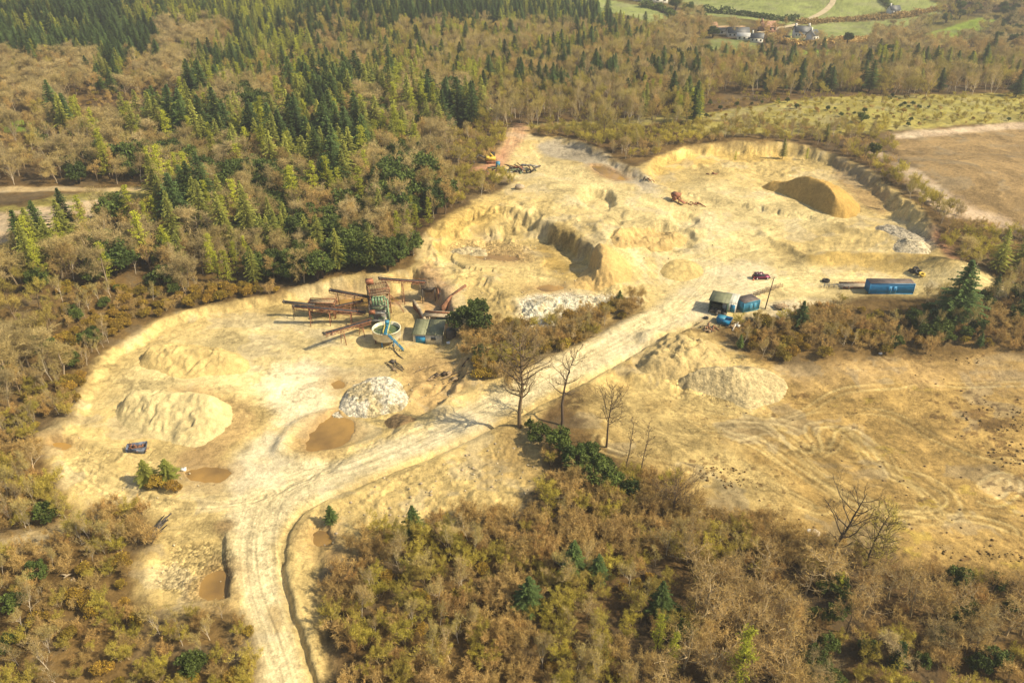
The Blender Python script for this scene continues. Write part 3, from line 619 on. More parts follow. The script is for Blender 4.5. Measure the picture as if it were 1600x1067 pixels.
def bare(seed, h, spread, ntw=2200, tw=.035, tl=.9, stems=1, up=.55, first=.28, thick=.022, fork=5, lean=.0, levels=3, tf=None):
    R = np.random.default_rng(seed); T = MB(); K = MB(); tips = []
    def grow(p, d, L, r, lev):
        pts = [p]; rr = [r]; k = 4 if lev < 2 else 3
        for i in range(k):
            d = d + R.normal(size=3) * (.10 if lev == 0 else .22); d[2] += .10 * up * (lev > 0); d /= np.linalg.norm(d)
            p = p + d * L / k; pts.append(p); rr.append(r * (1 - (i + 1) / k * (.62 if lev < levels else .85)))
        T.tube(pts, rr, 6 if lev == 0 else (4 if lev == 1 else 3))
        if lev >= 2 or lev == levels: tips.append((pts, L))
        if lev < levels:
            nb = fork if lev == 0 else 4
            for j in range(nb):
                t = (first + (1 - first) * (j + R.uniform(0, .8)) / nb) if lev == 0 else R.uniform(.3, 1)
                i = min(int(t * k), k - 1); q = pts[i] + (pts[i + 1] - pts[i]) * (t * k - i)
                az = R.uniform(0, 6.28) + j * 2.4; out = np.array([math.cos(az), math.sin(az), 0]) * spread
                nd = d * .55 + out + np.array([0, 0, up * .5]); nd += R.normal(size=3) * .2; nd /= np.linalg.norm(nd)
                grow(q, nd, L * R.uniform(.48, .68) * (1 - .25 * t * (lev == 0)), max(.012, rr[i] * R.uniform(.45, .62)), lev + 1)
    for sidx in range(stems):
        az = R.uniform(0, 6.28); d = np.array([math.cos(az), math.sin(az), 0]) * ((.35 if stems > 1 else .04) + lean) + np.array([0, 0, 1.]); d /= np.linalg.norm(d)
        grow(np.array([math.cos(az), math.sin(az), 0]) * .12 * (stems > 1) + [0, 0, -.3], d, h * (tf or R.uniform(.62, .74)) * (1 if stems == 1 else R.uniform(.8, 1.1)), h * thick / (stems ** .4), 0)
    P0 = []; D = []
    for pts, L in tips:
        for q in range(max(2, int(ntw / len(tips)))):
            i = R.integers(0, len(pts) - 1); t = R.uniform(); base = pts[i] + (pts[i + 1] - pts[i]) * t; dd = pts[i + 1] - pts[i]; dd = dd / np.linalg.norm(dd)
            P0.append(base + R.normal(size=3) * .10 * tl); D.append(dd)
    P0 = np.array(P0); D = np.array(D) * .6 + rdir(R, len(P0)) * .75 + [0, 0, .35 * up]; D /= np.linalg.norm(D, axis=1)[:, None]
    L = R.uniform(.4, 1.2, len(P0)) * tl
    K.tris(slivers(R, P0, D, L, np.full(len(P0), tw)), tone(R, len(P0), .5, 1.5))
    P1 = P0 + D * (L * R.uniform(.3, .9, len(P0)))[:, None]; D1 = D * .6 + rdir(R, len(P0)) * .8; D1 /= np.linalg.norm(D1, axis=1)[:, None]
    K.tris(slivers(R, P1, D1, L * .6, np.full(len(P0), tw * .8)), tone(R, len(P0)))
    s = h / max(float(np.concatenate(K.v)[:, 2].max()), .1)
    for B in (T, K): B.v = [v * s for v in B.v]
    return T, K
def tall(seed, h, rw, first=.4, limbs=26, sub=7, thick=.017, lean=0.0, tw=500, crook=.1, flat=.5):
    R = np.random.default_rng(seed); T = MB(); K = MB(); ax = [np.array([0, 0, -.4])]; n = 10; d = np.array([lean, 0, 1.])
    for i in range(n): d = d + R.normal(size=3) * crook * .5; d[2] = 1; d /= np.linalg.norm(d); ax.append(ax[-1] + d * (h * .96 + .4) / n)
    r0 = h * thick; T.tube(ax, [r0 * (1.15 if i == 0 else 1 - .88 * i / n) for i in range(n + 1)], 8); P0 = []; D0 = []
    for j in range(limbs):
        f = first + (.97 - first) * (j + R.uniform(0, .9)) / limbs; i = min(int(f * n), n - 1); q = ax[i] + (ax[i + 1] - ax[i]) * (f * n - i); az = j * 2.4 + R.normal() * .4
        g = (f - first) / (1 - first); L = rw * (.55 + .9 * math.sin(math.pi * (.18 + .62 * g))) * R.uniform(.6, 1.15) * (1 - .45 * g ** 3); o = np.array([math.cos(az), math.sin(az), 0]); pts = [q]; dd = o + [0, 0, flat * R.uniform(.3, 1.2)]; r = max(.05, r0 * .42 * (1 - .6 * g)); rr = [r]
        for k in range(5): dd = dd / np.linalg.norm(dd) + R.normal(size=3) * .22 + [0, 0, .16]; dd /= np.linalg.norm(dd); pts.append(pts[-1] + dd * L / 5); rr.append(r * (1 - (k + 1) / 5 * .75))
        T.tube(pts, rr, 5)
        for s_ in range(sub):
            k = R.integers(1, 5); p = pts[k] + (pts[k + 1] - pts[k]) * R.uniform() if k < 5 else pts[k]; e = (pts[k + 1] - pts[k]) / (L / 5) + rdir(R, 1)[0] * .8 + [0, 0, .25]; e /= np.linalg.norm(e); l = L * R.uniform(.25, .5); a1 = p + e * l * .5 + R.normal(size=3) * .08 * l; b1 = a1 + (e + rdir(R, 1)[0] * .4) * l * .5
            T.tube([p, a1, b1], [max(.028, rr[k] * .5), .026, .014], 3)
            for _ in range(4): e2 = e + rdir(R, 1)[0] * .9 + [0, 0, .2]; e2 /= np.linalg.norm(e2); c1 = p + (b1 - p) * R.uniform(.3, 1); T.tube([c1, c1 + e2 * l * R.uniform(.3, .55)], [.02, .009], 3); P0.append(c1); D0.append(e2)
    P0 = np.array(P0); D0 = np.array(D0); ix = R.integers(0, len(P0), tw); P1 = P0[ix] + D0[ix] * R.uniform(0, .8, (tw, 1)); D1 = D0[ix] * .6 + rdir(R, tw) * .8; D1 /= np.linalg.norm(D1, axis=1)[:, None]
    K.tris(slivers(R, P1, D1, R.uniform(.3, .9, tw), np.full(tw, .035)), tone(R, tw, .6, 1.4)); return T, K
def spruce(seed, h, rw, droop=.35, dens=1.0, gap=0.0, base=.12):
    R = np.random.default_rng(seed); T = MB(); K = MB()
    T.tube([(0, 0, -.3), (0, 0, h * .5), (R.normal() * .1, R.normal() * .1, h * .98)], [h * .016, h * .010, .02], 6)
    z = h * base; V = []; W = []; Cc = []
    while z < h * .99:
        f = (z / h - base) / (1 - base); L = rw * (1 - f) ** .85 * (.55 + .45 * min(1, f * 6)) + .12
        nb = max(3, int(6.5 * dens))
        a0 = R.uniform(0, 6.28)
        for j in range(nb):
            if R.uniform() < gap: continue
            a = a0 + 6.283 * j / nb + R.normal() * .25; l = L * R.uniform(.5, 1.25); tn = R.uniform(.7, 1.25)
            o = np.array([math.cos(a), math.sin(a), 0]); sd = np.array([-o[1], o[0], 0]); k = max(3, int(l / .34))
            for i in range(k):
                t = (i + .6) / k; c = o * l * t + [0, 0, z - l * droop * t * t + R.normal() * .05]
                for sg in (-1, 1):
                    e = c + sd * sg * (l * .30 * (1 - t * .75) + .12) + o * .25 * l * (1.1 - t) + [0, 0, -.14 + R.normal() * .08]
                    V.append([c - o * .20, c + o * .16 + [0, 0, .07], e]); Cc.append(tn * R.uniform(.75, 1.2) * (.8 + .5 * t))
            V.append([o * l * .7 + sd * .12 + [0, 0, z - l * droop * .5], o * l * .7 - sd * .12 + [0, 0, z - l * droop * .5], o * l * 1.1 + [0, 0, z - l * droop * .95]]); Cc.append(tn * 1.3)
        z += max(.28, h * .03) * R.uniform(.8, 1.2) / dens ** .5 * (1.1 - .5 * f)
    K.tris(np.array(V), np.repeat(np.array(Cc)[:, None], 3, 1)); return T, K
def larch(seed, h, rw, leaf=.16, n=2400):
    R = np.random.default_rng(seed); T = MB(); K = MB(); T.tube([(0, 0, -.3), (.05, 0, h * .5), (R.normal() * .15, 0, h * .97)], [h * .014, h * .009, .02], 6); pts = []
    z = h * .15
    while z < h * .97:
        f = z / h; a = R.uniform(0, 6.28); l = rw * (1.15 - f) ** .8 * R.uniform(.5, 1.1); o = np.array([math.cos(a), math.sin(a), 0])
        q = [np.array([0, 0, z]), o * l * .5 + [0, 0, z + l * .02], o * l + [R.normal() * .2, R.normal() * .2, z + l * .12]]
        T.tube(q, [.045, .03, .012], 3); pts.append(q); z += h * .0125 * R.uniform(.6, 1.4)
    P0 = []
    for q in pts:
        for _ in range(int(n / len(pts))):
            t = R.uniform(.12, 1) * 2; i = min(int(t), 1); P0.append(q[i] + (q[i + 1] - q[i]) * (t - i) + R.normal(size=3) * [.22, .22, .14])
    P0 = np.array(P0); K.tris(leaves(R, P0, R.uniform(.6, 1.4, len(P0)) * leaf), tone(R, len(P0), .65, 1.35))
    D = rdir(R, len(P0) // 3); D[:, 2] = -abs(D[:, 2]) * .5; K.tris(slivers(R, P0[::3][:len(D)], D, R.uniform(.3, .8, len(D)), np.full(len(D), .03)), tone(R, len(D), .4, .8)); return T, K
def leafy(seed, h, rw, leaf=.3, n=2600, clumps=34, hollow=.55, base=.15, flowers=0.0):
    R = np.random.default_rng(seed); T = MB(); K = MB(); cs = []
    for _ in range(clumps):
        d = rdir(R, 1)[0]; d[2] = abs(d[2]) * 1.1 - .25; f = R.uniform(hollow, .95); cs.append(np.array([d[0] * rw * f, d[1] * rw * f, h * (base + (1 - base) * .5) + d[2] * h * (1 - base) * .55 * f]))
    for c in cs[::2]: T.tube([(0, 0, -.2), c * [.3, .3, .55], c], [h * .02, h * .012, .02], 4)
    T.tube([(0, 0, -.3), (0, 0, h * .6)], [h * .03, h * .015], 6)
    P0 = []; Cc = []
    for c in cs:
        k = int(n / clumps); q = rdir(R, k) * R.uniform(.5, 1, (k, 1)) * (rw * R.uniform(.26, .42)) * [1, 1, .8]; P0.append(c + q); Cc.append(np.full(k, R.uniform(.75, 1.25)))
    P0 = np.concatenate(P0); Cc = np.concatenate(Cc) * R.uniform(.7, 1.3, len(P0)); P0[:, 2] = np.maximum(P0[:, 2], .05)
    c3 = np.repeat(Cc[:, None], 3, 1)
    if flowers: m = (R.uniform(size=len(P0)) < flowers); c3[m] *= (2.6, 2.7, .8)
    K.tris(leaves(R, P0, R.uniform(.7, 1.3, len(P0)) * leaf), c3); return T, K
def ivytree(seed, h):
    T, K = bare(seed, h, .8, 1500, .035, 1.0, fork=6, thick=.03); R = np.random.default_rng(seed); n = 2600
    z = R.uniform(0, h * .62, n); a = R.uniform(0, 6.28, n); r = (.35 + 1.1 * np.abs(R.normal(size=n)) * .5) * (1.15 - z / h); P0 = np.stack([np.cos(a) * r, np.sin(a) * r, z], 1)
    L = MB(); L.tris(leaves(R, P0, R.uniform(.7, 1.3, n) * .26), tone(R, n)); return T, K, L

M_ = {k: vegmat(k, *a[:1], **a[1]) for k, a in {
 'twig_tan': ((.47, .34, .12), dict(trans=.3, hue=(.50, .345, .13))), 'twig_olive': ((.44, .38, .075), dict(trans=.3, hue=(.40, .31, .08))),
 'twig_birch': ((.42, .31, .125), dict(trans=.3, hue=(.44, .37, .12))), 'twig_red': ((.45, .28, .10), dict(trans=.3, hue=(.48, .34, .12))), 'twig_grey': ((.48, .385, .19), dict(trans=.3, hue=(.43, .34, .13))),
 'spruce_needles': ((.07, .11, .034), dict(trans=.2, hue=(.085, .125, .03), vary=.42)), 'olive_needles': ((.30, .31, .06), dict(trans=.25, hue=(.22, .24, .05))),
 'larch_buds': ((.50, .52, .05), dict(trans=.35, hue=(.42, .44, .05))), 'holly_leaves': ((.06, .09, .02), dict(trans=.2, hue=(.11, .145, .03))),
 'gorse_spines': ((.24, .18, .03), dict(trans=.2, hue=(.29, .18, .035))), 'willow_haze': ((.50, .43, .07), dict(trans=.35, hue=(.42, .34, .075))),
 'ivy_leaves': ((.045, .085, .02), dict(trans=.2))}.items()}
LIB = {}       # look -> (name, category, [ (trunk mesh, crown mesh, joined mesh, height, extra) ])
def lib(look, name, cat, gens, tm, km, desc):
    out = []
    for g in gens:
        r = g(); T, K = r[0], r[1]; hh = float(np.concatenate(K.v)[:, 2].max())
        J = MB(); J.v = T.v + K.v; J.c = T.c + K.c; J.f = T.f + [tuple(i + T.n for i in f) for f in K.f]; J.m = [0] * len(T.f) + [1] * len(K.f); J.n = T.n + K.n
        ex = r[2].mesh("ivy", M_['ivy_leaves']) if len(r) > 2 else None
        out.append((T.mesh("trunk", tm), K.mesh("crown", km), J.mesh(name, [tm, km]), hh, ex))
    LIB[look] = (name, cat, out, desc)
PALEBARK = vegmat('pale_branches', (.48, .38, .22))
lib('oak', 'bare_tree', 'tree', [lambda s=s: bare(s, 10, 1.0, 1700, .06, 1.1, fork=6) for s in (1, 2, 3)], GREYBARK, M_['twig_grey'], 'broad bare tree with pale grey twigs')
lib('branchy', 'bare_tree', 'tree', [lambda s=s: bare(s, 10, 1.0, 620, .06, 1.0, fork=7, thick=.026, up=.4) for s in (41, 42, 43)], PALEBARK, M_['twig_tan'], 'spreading bare tree with pale branches')
lib('tan', 'bare_tree', 'tree', [lambda s=s: bare(s, 10, .75, 1500, .06, 1.0, fork=6) for s in (4, 5, 6)], BARK, M_['twig_tan'], 'bare tan brown tree')
lib('birch', 'birch_tree', 'birch', [lambda s=s: bare(s, 10, .42, 1200, .055, .9, fork=8, thick=.011, up=.9, first=.2) for s in (7, 8, 9)], BIRCHBARK, M_['twig_birch'], 'slim pale birch with fine brown twigs')
lib('olive', 'bare_tree', 'tree', [lambda s=s: bare(s, 10, .65, 1600, .06, .9, fork=7, up=.8) for s in (10, 11, 12)], BARK, M_['twig_olive'], 'olive tinged budding tree')
lib('willow', 'willow_bush', 'bush', [lambda s=s: bare(s, 4, .55, 1150, .05, .55, stems=6, fork=3, up=.8, levels=2, first=.3, thick=.016) for s in (13, 14, 15)], PALEBARK, M_['willow_haze'], 'rounded olive willow bush of fine stems')
lib('brownbush', 'scrub_bush', 'bush', [lambda s=s: bare(s, 4, .6, 1050, .05, .6, stems=6, fork=3, up=.6, levels=2, first=.3, thick=.016) for s in (16, 17, 18)], PALEBARK, M_['twig_tan'], 'bare brown scrub bush')
lib('redbush', 'scrub_bush', 'bush', [lambda s=s: bare(s, 4, .5, 1000, .05, .6, stems=5, fork=3, up=.8, levels=2, first=.3, thick=.016) for s in (19, 20)], BARK, M_['twig_red'], 'bare reddish scrub bush')
lib('spruce', 'spruce_tree', 'conifer', [lambda s=s: spruce(s, 14, r_ * 1.12, d_, 1.1, g_) for s, r_, d_, g_ in ((21, 3.3, .3, .05), (22, 3.7, .2, .14), (23, 3.0, .4, .08), (61, 3.9, .3, .2), (62, 3.4, .15, .1))], DARKBARK, M_['spruce_needles'], 'dark green spruce')
lib('fir', 'fir_tree', 'conifer', [lambda s=s: spruce(s, 14, 4.0, .22, .95, .2) for s in (24, 25, 26)], DARKBARK, M_['olive_needles'], 'thin gappy olive green fir')
lib('larch', 'larch_tree', 'larch', [lambda s=s: larch(s, 13, 3.0, .2, 2600) for s in (27, 28, 29)], DARKBARK, M_['larch_buds'], 'yellow green larch coming into leaf')
lib('holly', 'evergreen_bush', 'evergreen', [lambda s=s: leafy(s, 5, 2.5, .34, 2700, 30, .5, .02) for s in (30, 31, 32)], DARKBARK, M_['holly_leaves'], 'glossy dark green evergreen')
lib('gorse', 'gorse_bush', 'gorse', [lambda s=s: leafy(s, 2.2, 1.5, .17, 2300, 26, .5, .05, .05) for s in (33, 34, 35)], BARK, M_['gorse_spines'], 'dark gorse bush flecked with yellow')
lib('ivy', 'ivy_clad_tree', 'tree', [lambda s=s: ivytree(s, 10) for s in (36, 37)], GREYBARK, M_['twig_grey'], 'bare grey tree with dark ivy round its trunk')

ROWS = ["CCCCGGGGGGGCCCCCCCC..D.......DDD",
        "CCCCCOOGGGBBBBBBBBBBBODHHH.DDDDD",
        "OOOCOOGGBBBBBBBBKKKKKKKKKKBBBBBB",
        "OOwwwwMMMMMMMMMBBBBBBBqqqqqqqqqq",
        "OOMOMMMMMMMMMMWWWWWWWWWWWWWW....",
        "OOOMMMMMMMMMMMWW...........WWW..",
        "wwwwwMMMMMMMMMWW............WWw.",
        ".wMMMMMMEEEEEE..............wWWW",
        "OMMMMEEEEEEEE................wWW",
        "OOggggggg........SSS.....SSPPPPP",
        "OOgg..........SSSSS....SSSSSPPPP",
        "OOg............SS.......S.......",
        "OTg.............................",
        "TTT.............................",
        "TT..............................",
        "TTtt.............TTTTT..........",
        "ttTTT......TTTTTTTTTTTTTT.......",
        "tttt.......TTTTTTTTTTTTTTTT.....",
        "tttt......TTTTTTTTTTTRRRRRRRRRRR",
        "ttttttttt.TTTTTTTTTLLRRRRRRRRRRR",
        "ttttttttt..TTTTTTTTLLRRRRRRRRRRR",
        "ttttttttt..TTTTTTTTTRRRRRRRRRRRR"]
# letter -> spacing in metres, [(look, weight, low height, high height)]
MIX = {
 'C': (7.6, [('spruce', .80, 11, 16), ('fir', .14, 11, 15), ('larch', .06, 10, 13)]),
 'G': (6.6, [('larch', .16, 10, 14), ('fir', .30, 11, 15), ('spruce', .30, 11, 16), ('olive', .24, 8, 12)]),
 'B': (5.2, [('birch', .30, 9, 14), ('olive', .34, 8, 12), ('tan', .14, 8, 12), ('fir', .08, 10, 14), ('spruce', .07, 11, 16), ('larch', .07, 10, 13)]),
 'K': (5.2, [('spruce', .30, 8, 13), ('birch', .30, 9, 12), ('olive', .24, 8, 11), ('tan', .24, 8, 11)]),
 'O': (5.6, [('oak', .42, 9, 14), ('tan', .22, 8, 12), ('birch', .16, 9, 12), ('holly', .05, 5, 8), ('olive', .15, 7, 10)]),
 'M': (5.0, [('spruce', .14, 14, 21), ('fir', .18, 13, 20), ('larch', .12, 12, 18), ('tan', .16, 9, 14), ('oak', .17, 10, 15), ('birch', .12, 10, 14), ('holly', .13, 7, 12)]),
 'E': (4.0, [('holly', .38, 5, 10), ('fir', .12, 10, 15), ('tan', .16, 8, 12), ('oak', .18, 9, 13), ('birch', .10, 8, 12), ('larch', .12, 9, 13)]),
 'W': (3.7, [('willow', .62, 3, 5.5), ('brownbush', .22, 3, 5), ('birch', .09, 5, 9), ('olive', .07, 4, 6)]),
 'w': (6.5, [('willow', .45, 2, 4), ('gorse', .25, 1, 2), ('tan', .3, 4, 8)]),
 'q': (5.0, [('willow', .62, 1.2, 3.2), ('gorse', .08, 1, 2), ('brownbush', .20, 1.2, 2.6), ('holly', .10, 1, 2.4)]),
 'D': (9.5, [('tan', .45, 9, 14), ('oak', .35, 9, 14), ('holly', .12, 7, 10), ('olive', .08, 8, 12)]),
 'H': (14, [('tan', .6, 7, 11), ('oak', .3, 8, 12), ('holly', .1, 5, 8)]),
 'g': (2.5, [('gorse', .56, 1.5, 3), ('brownbush', .26, 2, 4), ('holly', .06, 2, 4), ('birch', .12, 4, 7)]),
 'S': (2.1, [('brownbush', .36, 2.6, 5), ('redbush', .16, 2.4, 4.6), ('gorse', .30, 1.8, 3.2), ('birch', .08, 4, 7), ('willow', .10, 2.5, 4)]),
 'P': (2.5, [('brownbush', .28, 3, 5.5), ('redbush', .12, 3, 5), ('gorse', .12, 1.5, 3), ('holly', .16, 3, 5), ('spruce', .07, 3.5, 6.5), ('birch', .21, 5, 9)]),
 'T': (2.25, [('brownbush', .34, 3, 5.4), ('redbush', .13, 2.8, 5), ('willow', .22, 3, 5.6), ('birch', .13, 5, 8), ('gorse', .07, 1.2, 2.2), ('olive', .05, 4, 6)]),
 't': (2.5, [('gorse', .28, 1.4, 2.8), ('brownbush', .24, 2.2, 4), ('willow', .22, 2.5, 4.5), ('redbush', .10, 2.5, 4), ('birch', .13, 4, 7.5), ('holly', .03, 2.5, 4)]),
 'R': (3.1, [('branchy', .40, 6, 10), ('tan', .08, 6, 9), ('redbush', .12, 3, 5), ('brownbush', .10, 3, 5), ('holly', .17, 2.5, 4.5), ('willow', .10, 3, 5)]),
 'L': (3.4, [('olive', .35, 5, 7), ('redbush', .35, 3, 5), ('larch', .10, 7, 10), ('willow', .2, 3, 5)]),
}
TREES = []    # (look, x, y, h, special label)
R0 = np.random.default_rng(77)
NOGO = [(PAINT[i][0], pad) for i, pad in ((19, .8),)]
BAREPOLYS = []
for poly, pc, ew, wb, stg in PAINT:
    if pc is ROAD or (pc is SAND and stg == 1): BAREPOLYS.append((poly, 1.0))
BAREPOLYS += [(PAINT[i][0], pd) for i, pd in ((2, .5), (3, .5), (4, .5), (5, 0), (9, 1.5), (10, .5), (11, .5), (13, .5))]
BAREPOLYS += [(PG([(-60,862),(60,830),(130,800),(150,808),(90,850),(0,868)]), .5), (PG([(0,292),(240,290),(250,310),(130,345),(110,375),(-200,392),(-200,300)]), 1.0)]
STRIPS = [PG([(722,520),(760,496),(815,510),(860,500),(950,480),(1000,462),(1016,474),(1000,494),(950,520),(870,562),(800,588),(745,606),(722,580)]), PG([(1120,508),(1180,500),(1230,496),(1290,484),(1335,496),(1440,498),(1478,476),(1560,470),(1700,470),(1700,560),(1500,545),(1340,556),(1240,570),(1150,545)])]
CABINFRONT = PP([(1316, 458), (1446, 458), (1446, 507), (1322, 507)])
def allowed(x, y):
    ok = np.ones(x.shape, bool)
    wv = fbm(x / 4, y / 4, 2, 401) * 1.6
    for poly, pad in BAREPOLYS: ok &= (sdpoly(poly, x, y, 12.0) + wv) < pad * -.0 + .3 - pad
    for poly in STRIPS: ok |= sdpoly(poly, x, y, 12.0) > .3
    ok &= sdpoly(CABINFRONT, x, y, 12.0) < 0
    for poly, c in FARP: ok &= sdpoly(poly, x, y, 12.0) < -2
    return ok
for letter, (sp, mix) in MIX.items():
    ymax = 2400 if letter == 'D' else 1150
    if letter in 'TtRLSPgw' and letter != 'w': ymax = 330
    gy = np.arange(58, ymax, sp); nmax = int(ymax * .74 / sp) + 60
    GX, GY = np.meshgrid(np.arange(-nmax, nmax + 1) * sp, gy); gx = GX.ravel(); gy = GY.ravel()
    k = np.abs(gx) < (gy + 62) * .68; gx = gx[k]; gy = gy[k]
    gx = gx + R0.uniform(-.46, .46, gx.size) * sp; gy = gy + R0.uniform(-.46, .46, gx.size) * sp
    px, py = proj(gx, gy, Bz(gx, gy)); px = px + R0.normal(size=px.size) * 9; py = py + R0.normal(size=px.size) * 5
    cx = np.clip((px // 50).astype(int), 0, 31); cy = np.clip((py // 50).astype(int), 0, 21)
    grid = np.array([list(r) for r in ROWS]); lt = grid[cy, cx]
    k = lt == letter
    if letter == 'C': k |= (py < 0) & (px < 1000) & (lt == 'G') & False
    far = gy > 1150
    k &= np.where(far, R0.uniform(size=gx.size) < .5, True)
    gx = gx[k]; gy = gy[k]; k = allowed(gx, gy); gx = gx[k]; gy = gy[k]
    if not len(gx): continue
    wts = np.array([m[1] for m in mix]); wts = wts / wts.sum()
    # patches: neighbours tend to be of the same look
    noise = (vn(gx / (sp * 4), gy / (sp * 4), 500 + ord(letter)) * .75 + R0.uniform(size=gx.size) * .45)
    noise = (np.argsort(np.argsort(noise)) + .5) / noise.size
    ci = np.minimum(np.searchsorted(np.cumsum(wts), noise), len(mix) - 1)
    for x, y, c in zip(gx.tolist(), gy.tolist(), ci.tolist()):
        m = mix[c]; TREES.append((m[0], x, y, R0.uniform(m[2], m[3]), None))

# single trees the photograph picks out: (look, px, py of the foot, height, label)
SPECIAL = [
 ('spruce', 1249, 513, 7.7, 'small dark spruce standing alone above the scrub right of the blue container'),
 ('spruce', 1490, 505, 17, 'tallest dark spruce by the end of the track right of the long blue cabin'),
 ('spruce', 1470, 512, 8.5, 'lower spruce touching the left side of the tallest spruce beyond the blue cabin'),
 ('spruce', 1398, 532, 4.5, 'small spruce in the scrub below the long blue cabin'),
 ('spruce', 1155, 545, 4.0, 'small dark conifer below the blue skip at the field edge'),
 ('fir', 1556, 428, 13, 'open pine on the slope above the end of the track at the right'),
 ('fir', 1588, 432, 14, 'thin leaning pine at the right edge of the picture'),
 ('spruce', 967, 480, 5, 'single dark spruce at the upper tip of the roadside scrub'),
 ('holly', 1398, 545, 3.5, 'round evergreen at the foot of the scrub below the blue cabin'),
 ('holly', 735, 520, 8.5, 'dark evergreen clump between the washing plant and the roadside scrub'),
 ('holly', 745, 500, 6, 'dark evergreen behind the clump beside the washing plant'),
 ('holly', 750, 560, 3.6, 'small green evergreen below the clump beside the washing plant'),
 ('fir', 231, 754, 6.0, 'small green pine left of the pair beside the muddy pool'),
 ('fir', 264, 750, 5.4, 'small green pine right of the pair beside the muddy pool'),
 ('gorse', 246, 762, 3.0, 'brown gorse between the two small pines'),
 ('gorse', 274, 768, 2.8, 'gorse bush below the right one of the two small pines'),
 ('spruce', 647, 838, 7, 'small bright green conifer on the edge of the bare bank'),
 ('spruce', 518, 818, 4.2, 'small dark conifer beside the ditch of the pale track'),
 ('spruce', 895, 905, 8.5, 'dark spruce in the middle of the lower thicket'),
 ('spruce', 933, 912, 6.5, 'faint green spruce just right of the dark one in the lower thicket'),
 ('spruce', 826, 955, 7.5, 'slender green spruce low in the thicket left of the dark one'),
 ('spruce', 1030, 965, 8, 'broad green spruce in the right half of the lower thicket'),
 ('larch', 1152, 1078, 13, 'bright yellow green larch at the bottom edge of the picture'),
 ('larch', 1048, 1050, 8.5, 'pale larch left of the bright one at the bottom edge'),
 ('gorse', 1345, 488, 1.7, 'low gorse below the left end of the long blue cabin'),
 ('gorse', 1372, 494, 1.9, 'low gorse below the middle of the long blue cabin'),
 ('gorse', 1402, 492, 1.6, 'low gorse below the door of the long blue cabin'),
 ('gorse', 1425, 490, 2.0, 'low gorse below the right end of the long blue cabin'),
 ('willow', 1358, 500, 2.2, 'small olive bush in front of the low gorse by the cabin'),
 ('brownbush', 1386, 502, 2.3, 'small bare bush between the gorse bushes by the cabin'),
 ('larch', 1308, 928, 5, 'low yellow green larch at the foot of the dark dead tree'),
 ('olive', 1085, 925, 5.0, 'yellow green budding tree in the thicket below the rutted field'),
 ('olive', 1110, 905, 4.5, 'second yellow green budding tree in the thicket below the rutted field'),
 ('holly', 843, 690, 4.4, 'dark ivy covered bush at the foot of the two tall bare trees'),
 ('holly', 873, 712, 6.0, 'large dark evergreen below the middle tall bare tree'),
 ('holly', 900, 735, 5.6, 'bright green laurel below the slim tall bare tree'),
 ('holly', 928, 752, 5.8, 'brighter green laurel beside the slim tall bare tree'),
 ('holly', 958, 768, 5.0, 'dark green laurel at the lower end of the row under the bare trees'),
 ('holly', 986, 776, 4.2, 'small ivy bush below the thin bare saplings'),
 ('holly', 828, 672, 2.6, 'ivy at the foot of the tallest bare tree'),
 ('holly', 1365, 245, 5.0, 'dark rounded bush on the grassy bank beyond the quarry'),
 ('holly', 1345, 192, 4.5, 'dark bush on the green bank above the bare brown field'),
 ('willow', 1460, 190, 4.5, 'wide olive bush on the green bank right of the dark one'),
 ('willow', 1505, 186, 4.0, 'olive bush on the green bank near the right edge'),
 ('holly', 300, 1050, 4.2, 'rounded dark green bush near the bottom left corner of the track'),
 ('ivy', 1255, 1075, 8.5, 'bare tree wrapped in dark ivy at the bottom, right of the bright larch'),
 ('ivy', 1400, 1040, 8.0, 'ivy wrapped bare tree low in the bottom right corner woods'),
 ('ivy', 1460, 1010, 7.0, 'ivy clad tree at the edge of the field in the bottom right'),
 ('oak', 1525, 1020, 9.0, 'wide spreading bare oak in the bottom right corner'),
 ('oak', 1500, 410, 8.5, 'broad bare tree above the reddish cut at the right end of the quarry'),
 ('oak', 290, 128, 15.0, 'largest round bare tree in front of the far conifer wood'),
 ('oak', 95, 160, 14.0, 'round yellow tinged bare tree at the upper left'),
 ('oak', 25, 545, 9.0, 'broad grey bare tree at the left edge beside the pit'),
 ('holly', 18, 600, 5.0, 'dark evergreen below the broad grey tree at the left edge'),
 ('holly', 478, 425, 6.5, 'bright green evergreen at the forest corner above the conveyors'),
 ('larch', 372, 350, 15.0, 'tallest yellow larch of the left forest'),
 ('larch', 1150, 240, 4.0, 'small yellow larch on the upper rim of the quarry'),
 ('larch', 1262, 236, 5.0, 'bright yellow larch at the rim above the right basin'),
 ('fir', 1225, 232, 8.0, 'olive pine on the rim above the right basin'),
 ('fir', 1290, 222, 7.0, 'bright green pine at the corner of the rim strip'),
 ('birch', 1190, 560, 7.0, 'white stemmed birch at the foot of the scrub beside the gravel heap'),
 ('willow', 862, 728, 4, 'olive bush in front of the large dark evergreen'),
 ('redbush', 890, 752, 3.6, 'reddish bush in front of the bright green laurel'),
 ('brownbush', 915, 770, 3.4, 'brown bush at the lower edge of the laurel row'),
 ('redbush', 942, 782, 3.6, 'reddish brown bush below the brighter laurel'),
 ('holly', 915, 722, 5, 'dark laurel tucked between the two green laurels'),
 ('holly', 945, 742, 4.6, 'mid green laurel right behind the brighter one'),
 ('brownbush', 855, 716, 4, 'brown bush left of the large dark evergreen'),
 ('willow', 970, 752, 4, 'olive bush at the foot of the thin bare sapling'),
 ('brownbush', 805, 610, 6.0, 'wide pale bare bush behind the tallest bare tree'),
]
for lk, a, b, hh, lab in SPECIAL:
    if lab: x, y = P(a, b); TREES.append((lk, x, y, hh, lab))

